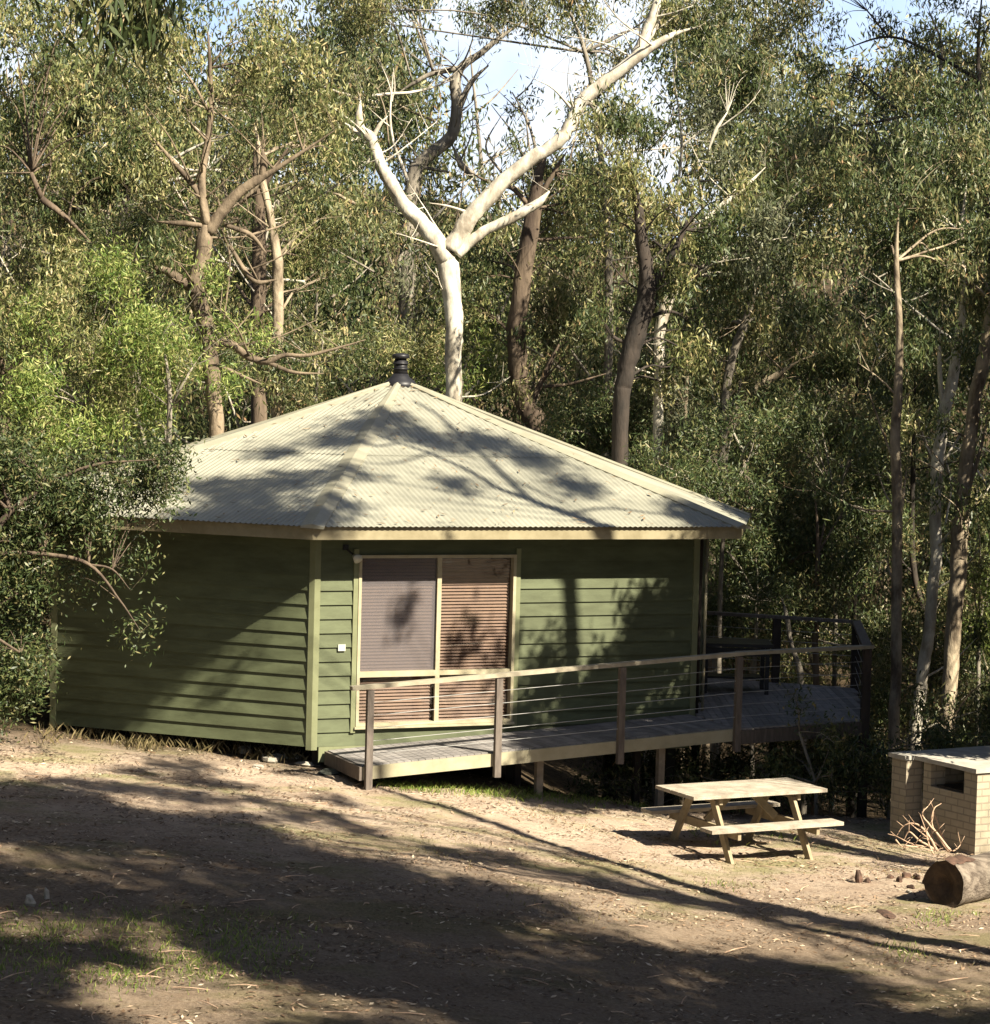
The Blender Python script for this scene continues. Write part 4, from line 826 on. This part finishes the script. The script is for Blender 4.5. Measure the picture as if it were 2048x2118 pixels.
# overhanging tree at the left in front of the cabin
tree('overhanging_tree', 'dark shrubby tree overhanging the left end of the roof and wall', 'tree', M['brownbark'], M['dark'], 30.0,
     [[(-60, 1420, 26), (-40, 1200, 22), (-20, 1050, 18), (20, 980, 12), (90, 930, 8), (180, 890, 6), (290, 880, 4)], [(-20, 1060, 10), (80, 1060, 8), (170, 1080, 7), (230, 1150, 4), (270, 1210, 3)], [(170, 1080, 4), (215, 1090, 4), (250, 1130, 2)], [(-40, 1200, 8), (40, 1250, 4)]],
     fill(60, 880, 235, 1010, 12, 28, 40) + fill(-60, 850, 170, 1020, 20, 30, 46) + fill(-60, 1000, 190, 1140, 15, 28, 44) + fill(-70, 1120, 70, 1370, 14, 30, 44) +
     [(300, 880, 34), (330, 870, 26), (280, 910, 28), (350, 905, 18), (300, 940, 24), (330, 935, 16), (240, 950, 26), (210, 900, 24), (260, 980, 16), (320, 985, 13), (250, 1060, 26), (290, 1070, 18), (310, 900, 30), (340, 900, 22), (270, 890, 30), (285, 930, 26), (315, 925, 20), (290, 860, 28), (340, 880, 18), (235, 925, 24), (230, 1090, 22), (260, 1220, 18), (285, 1195, 12), (235, 1215, 12)],
     L=.075, Wd=.022, droop=.4, dens=4.2, jd=.5)
bush('left_wall_bush', 'blackish green bush beside the left end of the cabin wall', M['dark'], 36, [[(30, 1400, 8), (30, 1250, 6)]], fill(-40, 1150, 75, 1390, 12, 30, 44), L=.08)
# near branch hanging in at the top
tree('near_drooping_gum', 'close gum whose dark leaves droop into the top left corner', 'tree', M['greybark'], M['dark'], 15,
     [[(-560, 1500, 80), (-540, 700, 70), (-420, 200, 50), (-150, -90, 26), (120, -70, 14), (300, -45, 7)], [(120, -70, 7), (170, -20, 5), (200, 20, 3)]],
     [(200, -5, 46), (255, 12, 46), (288, 30, 34), (170, -12, 38), (240, 58, 26), (305, -8, 32), (215, 30, 34), (270, 5, 44), (180, 10, 34)], L=.13, Wd=.024, dens=7, jd=.1, base=(-5.2, 14.6), droop=1.8)

# ---------------------------------------------------------------- far woodland (one mass)
def woodland():
    P = []; tb = MB()
    def put(px, py, d, r, n, L, Wd):
        q = dt(px, py, d); c = np.array(tuple(q)); k = max(2, int(n / 14))
        dd = rng.normal(0, 1, (k, 3)); dd /= np.linalg.norm(dd, axis=1)[:, None]
        T = c + dd * (r * rng.uniform(0, 1, k) ** .4)[:, None] * np.array([1, 1, .8])
        Q = (T[:, None, :] + rng.normal(0, .20, (k, 14, 3)) * np.array([1, 1, 1.5])).reshape(-1, 3); return leaves(Q, L, Wd, 1.1)
    for layer, (d, n, r, ytop) in enumerate(((54, 270, 1.15, 60), (63, 320, 1.35, -20), (76, 330, 1.7, 60))):
        for _k in range(int(n * 1.55)):
            x = random.uniform(-60, 1955) if _k < n else random.choice([random.uniform(-560, -60), random.uniform(1955, 2560)]); y = random.uniform(ytop, 1420) if layer < 2 else random.uniform(60, 1350)
            dy = y
            if y < 480 and (hole(x, y, 1.25) or (780 < x < 1290 and y < 340 and random.random() < .74)): continue
            if y < 700 and random.random() < .12: continue
            dep = d + random.uniform(-4, 4)
            P.append(put(x, y, dep, r * random.uniform(.7, 1.25), int(640 * (1 if layer < 2 else .9)), .19 + .03 * layer, .046 + .012 * layer))
    for _ in range(105):
        d = random.uniform(52, 80); x = random.uniform(-500, 2450); w = random.uniform(5, 15)
        b = dt(x, 1300, d); z = G(b.x, b.y); b.z = z; h = random.uniform(5, 9); lean = random.uniform(-1.2, 1.2)
        rad = pxw(w, d) / 2
        tb.tube([b, b + Vector((lean * .2, 0, h * .35)), b + Vector((lean * .6, 0, h * .7)), b + Vector((lean, 0, h))], [rad, rad * .8, rad * .55, rad * .2], 7, 4, .3, mi=random.choice([1, 2, 2]))
        for _k in range(4):
            t_ = random.uniform(.35, .9); a = b + Vector((lean * t_, 0, h * t_)); e_ = a + Vector((random.uniform(-1.8, 1.8), random.uniform(-1, 1), random.uniform(.3, 1.8)))
            tb.tube([a, a.lerp(e_, .5) + Vector((0, 0, -.1)), e_], [rad * .35, rad * .25, .01], 5, 3, .3, mi=random.choice([1, 2]))
    for _ in range(130):
        x, y, d = random.uniform(-20, 1920), random.uniform(180, 1100), random.uniform(46.5, 52)
        if hole(x, y, 1.2): continue
        a = dt(x, y, d); an = random.uniform(-1.2, 1.2); ln = random.uniform(.8, 2.6); e_ = a + Vector((math.sin(an) * ln, random.uniform(-.5, .5), math.cos(an) * ln * random.choice([1, 1, .4]))); w0 = random.uniform(.015, .04)
        m_ = a.lerp(e_, .5) + Vector((random.uniform(-.2, .2), 0, random.uniform(-.2, .2))); mi_ = random.choice([1, 2, 5, 5])
        tb.tube([a, m_, e_], [w0, w0 * .7, w0 * .3], 6, 4, .3, mi=mi_)
        for _k in range(3):
            s1 = m_.lerp(e_, random.random()); t1 = s1 + Vector((random.uniform(-.7, .7), 0, random.uniform(0, .7))); tb.tube([s1, s1.lerp(t1, .5) + Vector((.05, 0, -.05)), t1], [w0 * .45, w0 * .3, .004], 5, 3, .3, mi=mi_)
    V = np.concatenate(P)
    n = len(V); me = bpy.data.meshes.new('woodland'); tv = np.vstack(tb.v)
    me.vertices.add(n * 4 + len(tv)); me.vertices.foreach_set('co', np.concatenate([V.reshape(-1), tv.reshape(-1)]).astype(np.float32))
    fl_ = [f for f in tb.f if len(f) == 4]; mi_ = [m_ for f, m_ in zip(tb.f, tb.mi) if len(f) == 4]
    li = np.concatenate([np.arange(n * 4), (np.array(fl_) + n * 4).reshape(-1)]).astype(np.int32)
    me.loops.add(len(li)); me.loops.foreach_set('vertex_index', li); nf = n + len(fl_)
    me.polygons.add(nf); me.polygons.foreach_set('loop_start', np.arange(0, nf * 4, 4, dtype=np.int32))
    for m_ in (M['olive'], M['tanbark'], M['greybark'], M['dark'], M['yellow'], M['whitebark']): me.materials.append(m_)
    cm = np.repeat(rng.choice([0, 3, 3, 4], len(P)), [len(p) for p in P])
    me.polygons.foreach_set('material_index', np.concatenate([cm, np.array(mi_)]).astype(np.int32))
    me.update(calc_edges=True); o = bpy.data.objects.new('woodland', me); COL.objects.link(o)
    tag(o, 'far off eucalypt forest rising behind the nearer trees', 'woodland', kind='stuff'); print('woodland leaves', n)
woodland()

# ---------------------------------------------------------------- trees outside the frame that shade the clearing
def inframe(p, m):
    v = p - CAMP; y = v.dot(FWD)
    if y < .5: return (v.length < m + .5)
    u = v.dot(EU) / y * F; w = -v.dot(EV) / y * F; mm = m / y * F + 30
    return abs(u) < 1024 + mm and abs(w) < 1059 + mm
def keep_out(V):                          # drop leaves that would stray between the camera and the clearing
    c = V.mean(1) - np.array(tuple(CAMP)); y = c @ np.array(tuple(FWD)); u = c @ np.array(tuple(EU)) / np.maximum(y, .1) * F; w = c @ np.array(tuple(EV)) / np.maximum(y, .1) * F
    m = .25 / np.maximum(y, .3) * F + 20
    bad = ((y > 0) & (abs(u) < 1024 + m) & (abs(w) < 1059 + m)) | (np.linalg.norm(c, axis=1) < 4)
    return V[~bad]
def clearpath(a, b):
    return not any(inframe(a.lerp(b, t / 10), .15) or (a.lerp(b, t / 10) - CAMP).length < 2 for t in range(11))
def lift(x, y, z, r, h0=6.5):
    h = h0
    while h < 26:
        p = Vector((x, y, z)) + SUN * (h / SUN.z)
        if not inframe(p, r): return p
        h += .4
    return None
shade = []     # (centre, radius, density)
def sh(x, y, r, z=0, dens=1.0, h0=6.5):
    p = lift(x, y, z, r * 1.3, h0)
    if p is not None: shade.append((p, r, dens))
for _ in range(230):
    x = random.uniform(-7.5, 7.5); ymax = 26.1 - .61 * x; y = random.uniform(14, ymax - .4); c_ = y + .61 * x; edge = 26.1 - c_ < 1.7
    if not edge and (random.random() < .28 or math.sin(c_ * 2.6 + .9 * math.sin(x * .9)) > .1 + .5 * random.random() + (.25 if x > 1 else 0)): continue
    sh(x, y, random.uniform(.45, .8) if edge else random.uniform(.35, .85), dens=1.7, h0=random.uniform(8, 15))
for _ in range(26):
    x = random.uniform(-8, -2.5); y = random.uniform(26.5, 29.6 - .5 * (x + 6)); sh(x, y, random.uniform(.5, .8), dens=1.0)
def roofpt(px, py):
    P = Vector((eave['A'].x, eave['A'].y, EZ)); Q = Vector((eave['D'].x, eave['D'].y, EZ)) if px * K > 700 - (py * K - 900) * .4 else Vector((eave['B'].x, eave['B'].y, EZ))
    n_ = (Q - P).cross(APEX - P).normalized(); return onplane(px * K, py * K, P, n_)
for (px, py, r, dn_) in [(700, 815, .42, .8), (640, 845, .38, .7), (560, 925, .5, .7), (470, 962, .55, .8), (400, 995, .5, .9), (590, 990, .5, .9), (500, 1000, .5, .8), (430, 930, .4, .7), (640, 960, .35, .6), (780, 835, .4, .7), (860, 850, .42, .7), (740, 800, .3, .9), (1010, 880, .42, .9), (880, 935, .32, .6), (1340, 985, .5, 1.2), (1100, 935, .4, .8), (940, 850, .36, .8), (1400, 1010, .35, 1.2), (520, 870, .3, .6), (680, 905, .3, .6)]:
    q = roofpt(px, py); sh(q.x, q.y, r * 1.05, q.z, dn_ * 1.7, 12)
for (px, py, r, dn_) in [(1235, 1180, .36, 1.8), (1290, 1160, .3, 1.6), (1310, 1230, .42, 1.8), (1230, 1260, .40, 1.8), (1140, 1320, .36, 1.8), (1050, 1300, .36, 1.6), (1180, 1350, .45, 1.8), (775, 1165, .15, 1.2), (770, 1205, .13, 1.2), (905, 1200, .16, 1.2), (885, 1235, .16, 1.2), (1260, 1400, .4, 1.6), (1000, 1370, .35, 1.4), (1100, 1400, .4, 1.5), (960, 1250, .25, .9), (1350, 1330, .5, 1.6)]:
    q = onplane(px * K, py * K, P3A, n3); sh(q.x, q.y, r, q.z, dn_, 3)
PBl = Vector((wc['B'].x, wc['B'].y, 0)); dl_ = (Vector((wc['A'].x, wc['A'].y, 0)) - PBl).normalized(); nl_ = Vector((dl_.y, -dl_.x, 0))
for (px, py, r, dn_) in [(300, 1290, .30, 1.8), (255, 1320, .32, 1.8), (215, 1350, .32, 1.8), (340, 1255, .22, 1.6), (180, 1320, .2, 1.4), (150, 1290, .22, 1.3), (120, 1370, .2, 1.0), (400, 1340, .16, .8)]:
    q = onplane(px * K, py * K, PBl, nl_); sh(q.x, q.y, r, q.z, dn_, 3)
for _ in range(40):
    sh(random.uniform(.2, 5.2), random.uniform(32.3, 34.5), random.uniform(.35, .6), -.6, 2.0, 3)
for _ in range(34):
    sh(random.uniform(2.0, 6.6), random.uniform(34.2, 40), random.uniform(.7, 1.1), .5, 1.7, 3)
for _ in range(30):
    sh(random.uniform(.5, 9), random.uniform(32.6, 35.5), random.uniform(.5, .8), -.9, 1.8, 3)
for _ in range(18):
    sh(random.uniform(3.5, 10), random.uniform(36, 47), random.uniform(.8, 1.2), random.uniform(-1.5, 4), 1.1, 3)
for (px, py, r) in [(700, 1590, .3), (640, 1530, .25), (880, 1640, .35), (1000, 1650, .35), (1150, 1690, .35), (330, 1460, .4), (350, 1490, .4), (345, 1520, .4), (240, 1475, .3), (180, 1500, .35), (260, 1510, .35), (420, 1500, .3), (480, 1530, .3), (560, 1560, .3), (450, 1560, .3), (620, 1560, .28), (100, 1490, .3), (1250, 1720, .3), (1500, 1760, .35), (1700, 1790, .35), (1660, 1612, .2), (560, 1480, .2)]:
    x, y = gp(px * K, py * K); sh(x, y, r, 0, 1.1, 12)
tq = onplane(1181, 1270, P3A, n3) + Vector((math.sin(SAZ), -math.cos(SAZ), 0)) * 11.5
bases = [(tq.x, tq.y, 'tall gum standing outside the right edge whose trunk shadow falls on the front wall'), (9.6, 20.5, 'shade gum outside the right edge level with the foreground'), (7.4, 14.5, 'shade gum outside the right edge nearest the camera'), (12.5, 17.0, 'farther shade gum outside the right edge'), (7.5, 7.0, 'shade gum behind and right of the camera'), (14.5, 24.0, 'outermost shade gum beyond the right edge'), (12.0, 30.0, 'shade gum outside the right edge level with the barbecue')]
groups = {i: [] for i in range(len(bases))}
for s_ in shade:
    i = min(range(len(bases)), key=lambda i: math.hypot(s_[0].x - bases[i][0], s_[0].y - bases[i][1])); groups[i].append(s_)
nl = 0
for i, (bx, by, lb) in enumerate(bases):
    if not groups[i]: continue
    e = empty('shade_gum', lb, 'tree', 'gums shading the clearing'); mb = MB(); g = G(bx, by) - .2
    top = max(s_[0].z for s_ in groups[i]); zt = max(7, min(top, 16)) if i else 15.5
    tr_ = [Vector((bx, by, g)), Vector((bx + .05, by, 4)), Vector((bx - .05, by + .05, 8)), Vector((bx + .0, by, zt))]
    r0 = .17 if i == 0 else .2
    if i == 0:
        hs = Vector((math.sin(SAZ), -math.cos(SAZ), math.tan(SEL))); wp = lambda px, py: onplane(px * K, py * K, P3A, n3)
        q1, q2 = wp(1092, 1400) + hs * 11.5, wp(1088, 1110) + hs * 11.5; q3 = roofpt(1152, 1010) + hs * 11.0
        tr_ = [Vector((q1.x + .05, q1.y, g)), Vector((q1.x + .05, q1.y, 5)), q1, q2, q3, roofpt(1085, 985) + hs * 11.3, roofpt(1015, 960) + hs * 11.5]
        mb.tube(tr_, [.15, .13, .12, .11, .11, .10, .09], 10, 6, .03)
        for pth, w in (([(1015, 960), (950, 935), (890, 900), (820, 870), (760, 850), (715, 835)], .065), ([(1015, 960), (965, 915), (925, 875), (890, 850), (840, 800), (790, 770)], .07), ([(935, 885), (905, 850), (905, 815)], .03), ([(1080, 985), (1160, 975), (1260, 985), (1370, 990)], .04), ([(820, 870), (740, 890), (640, 880)], .03), ([(765, 850), (700, 855), (600, 838), (560, 850)], .035)):
            mb.tube([roofpt(a, b) + hs * (11.5 + .12 * k) for k, (a, b) in enumerate(pth)], np.linspace(w, w * .45, len(pth)), 8, 5, .1)
    else: mb.tube(tr_, [r0, r0 * .9, r0 * .75, r0 * .3], 10, 6, .03)
    C = []
    for (p, r, dn_) in groups[i]:
        zz = min(max(p.z - 2.2, 2), zt); a = Vector((bx, by, zz)); m1 = a.lerp(p, .55) + Vector((0, 0, .3))
        if clearpath(a, m1) and clearpath(m1, p):
            ln = (p - a).length; w = .006 + .0022 * ln; mb.tube([a, m1, p], [w, w * .6, w * .25], 6, 4, .2)
        C.append(clump(p, r, dn_ * 5.5, .19, .055, 1.0, per=18))
    mb.build('trunk', M['greybark'], e, True); C = keep_out(np.concatenate(C)); nl += len(C); quads(C, 'crown', M['olive'], e)
print('shade leaves', nl, 'clumps', len(shade))

# unseen forest round the clearing, added to block skylight from the low sky
def surround():
    P = []; tb = []
    def block(p, r): 
        if inframe(p, r * 1.6) or math.hypot(p.x, p.y) < 9 + r or (0 < p.y < 16 and abs(p.x) < 8 + r): return
        # keep the sun's path to the cabin and table open
        for k in range(0, 60):
            q = p - SUN * (k * .9)
            if q.z < G(q.x, q.y): break
            if abs(q.x) < 8.5 and 24.5 - .55 * q.x < q.y < 47 and q.z < 5.5: return
        P.append((p, r))
    for _ in range(900):
        a = random.uniform(R(35), R(325)) ; d = random.uniform(12, 26); x, y = math.sin(a) * d * .9, 24 + math.cos(a) * d * 1.25
        block(Vector((x, y, random.uniform(1, 19))), random.uniform(1.5, 2.5))
    return P
ring = surround()
trs = [(-13, 8), (-14, 20), (-14, 31), (-12, -4), (-4, -9), (6, -10), (15, -4), (19, 8), (21, 20), (20, 33)]
nm = ['left of the camera', 'left of the clearing', 'far left of the cabin', 'behind left of the camera', 'straight behind the camera', 'behind right of the camera', 'far right behind the camera', 'far right of the foreground', 'far right of the barbecue', 'far right of the deck']
gr = {i: [] for i in range(len(trs))}
for p, r in ring: gr[min(range(len(trs)), key=lambda i: math.hypot(p.x - trs[i][0], p.y - trs[i][1]))].append((p, r))
for i, (x, y) in enumerate(trs):
    if not gr[i]: continue
    e = empty('sky_blocker_gum', 'broad unseen gum added to block skylight, ' + nm[i], 'tree', 'unseen gums added to block skylight'); mb = MB(); g = G(x, y) - .2
    mb.tube([Vector((x, y, g)), Vector((x + .2, y, 6)), Vector((x, y + .2, 12)), Vector((x, y, 17))], [.28, .24, .18, .06], 9, 5, .05)
    C = []
    for p, r in gr[i]:
        a = Vector((x, y, max(2, min(p.z - 2, 15)))); 
        if clearpath(a, p) and clearpath(a, a.lerp(p, .5) + Vector((0, 0, .4))): mb.tube([a, a.lerp(p, .5) + Vector((0, 0, .4)), p], [.07, .045, .015], 5, 4, .2)
        C.append(clump(p, r, 1.5, .22, .065, 1.0, per=20, tr=.26))
    mb.build('trunk', M['greybark'], e, True)
    if C: quads(keep_out(np.concatenate(C)), 'crown', M['olive'], e)

# ---------------------------------------------------------------- grass and litter
sp_ = []
for _ in range(900):
    px, py = random.uniform(850, 2040), random.uniform(1590, 2000); x, y = gp(px, py)
    if math.sin(x * 1.9 + y) + math.sin(y * 2.3 - x * .7) + random.uniform(-1, 1) > .6: sp_.append((x, y, random.uniform(.3, 1.1)))
tufts('grass', 'short dry grass scattered around the picnic table', sp_, M['drygrass'], 14, .035, .006, .2)
sp_ = []
for _ in range(150):
    px = random.uniform(790, 1330); py = 1618 + (px - 790) * .075 + random.uniform(-4, 14); x, y = gp(px, py); sp_.append((x, y, random.uniform(.5, 1.3)))
for _ in range(12): x, y = gp(random.uniform(1900, 2048), random.uniform(1885, 1915)); sp_.append((x, y, random.uniform(.4, 1)))
for (a, b) in ((1500, 1835), (1860, 1960), (1880, 1975), (1450, 1720), (1500, 1740), (1620, 1730)):
    for _ in range(4): x, y = gp(a + random.uniform(-28, 28), b + random.uniform(-8, 8)); sp_.append((x, y, random.uniform(.4, 1)))
tufts('fresh_grass', 'fresh green grass along the foot of the ramp and in small patches', sp_, M['lushgrass'], 20, .06, .007, .12)
sp_ = []
for _ in range(55):
    t_ = random.random() ** .8; px = 60 + 560 * t_; py = 1515 + 42 * t_ + random.uniform(-12, 22); x, y = gp(px, py); sp_.append((x, y, random.uniform(.4, 1.4)))
tufts('wall_grass', 'tussocky brown grass along the base of the left wall', sp_, M['browngrass'], 34, .13, .007, .13)
sp_ = []
for _ in range(420):
    px, py = random.uniform(-30, 620), random.uniform(1860, 2110); x, y = gp(px, py)
    if ((px - 250) / 420) ** 2 + ((py - 1960) / 90) ** 2 < random.uniform(.4, 1.2): sp_.append((x, y, random.uniform(.4, 1.2)))
tufts('shade_grass', 'mossy green grass in the shaded lower left foreground', sp_, M['lushgrass'], 20, .05, .008, .15)
def litter():
    n = 70000; px = rng.uniform(-60, 2110, n); x = rng.uniform(-8, 9, n); y = 18 + 15.5 * rng.uniform(0, 1, n)
    clus = np.sin(x * 1.3 + y * 2.9) + np.sin(x * 2.9 - y * 4.1 + 1) + rng.normal(0, .7, n); k = clus > -.2; x, y = x[k], y[k]; n = len(x)
    C = np.column_stack([x, y, gz(x, y) + .012]); a = rng.uniform(0, 2 * np.pi, n); A = np.column_stack([np.cos(a), np.sin(a), rng.normal(0, .18, n)]); Bv = np.column_stack([-np.sin(a), np.cos(a), rng.normal(0, .25, n)])
    l_ = rng.uniform(.02, .085, n)[:, None]; w_ = l_ * rng.uniform(.18, .4, n)[:, None]
    V = np.stack([C - A * l_ / 2, C + Bv * w_ / 2, C + A * l_ / 2, C - Bv * w_ / 2], 1)
    m = leafmat('fallen_leaf', [(0, (.05, .03, .02)), (.45, (.13, .08, .045)), (.75, (.28, .19, .12)), (1, (.55, .46, .34))], .1, .8)
    tag(quads(V, 'leaf_litter', m), 'fallen gum leaves and bark scraps over the dirt', 'leaf litter', kind='stuff')
    tb = MB()
    for _ in range(230):
        x, y = random.uniform(-7, 7), random.uniform(19, 31.5); a = random.uniform(0, 6.28); L_ = random.uniform(.08, .35); z = G(x, y) + .012
        p0 = Vector((x, y, z)); p1 = p0 + Vector((math.cos(a) * L_, math.sin(a) * L_, random.uniform(0, .02))); mm = p0.lerp(p1, .5) + Vector((random.uniform(-.02, .02), random.uniform(-.02, .02), .01))
        tb.tube([p0, mm, p1], [.006, .005, .003], 5, 2)
    o = tb.build('twig_litter', stick, None); tag(o, 'fallen twigs scattered over the dirt', 'twigs', kind='stuff')
litter()

# fallen leaves and twigs lying on the roof
def roof_litter():
    P = []; N = []
    for (a, b, n) in (('B', 'A', 170), ('A', 'D', 210)):
        p, q = Vector((eave[a].x, eave[a].y, EZ)), Vector((eave[b].x, eave[b].y, EZ)); nn = (q - p).cross(APEX - p).normalized(); nn = nn if nn.z > 0 else -nn
        for _ in range(n):
            u = random.random(); v = random.random() ** 1.6 * .95; c = p.lerp(q, u).lerp(APEX, v) + nn * .048; P.append(tuple(c)); N.append(tuple(nn))
    P = np.array(P); N = np.array(N); n = len(P); A = rng.normal(0, 1, (n, 3)); A -= N * (A * N).sum(1)[:, None]; A /= np.linalg.norm(A, axis=1)[:, None]; B_ = np.cross(N, A)
    l_ = rng.uniform(.04, .13, n)[:, None]; w_ = l_ * rng.uniform(.12, .3, n)[:, None]
    tag(quads(np.stack([P - A * l_ / 2, P + B_ * w_ / 2, P + A * l_ / 2 + N * .01, P - B_ * w_ / 2], 1), 'roof_leaves', leafmat('roof_leaf', [(0, (.08, .05, .03)), (.6, (.2, .13, .07)), (1, (.34, .25, .15))], .1)), 'scattered fallen leaves lying on the cream roof', 'leaves', kind='stuff')
roof_litter()
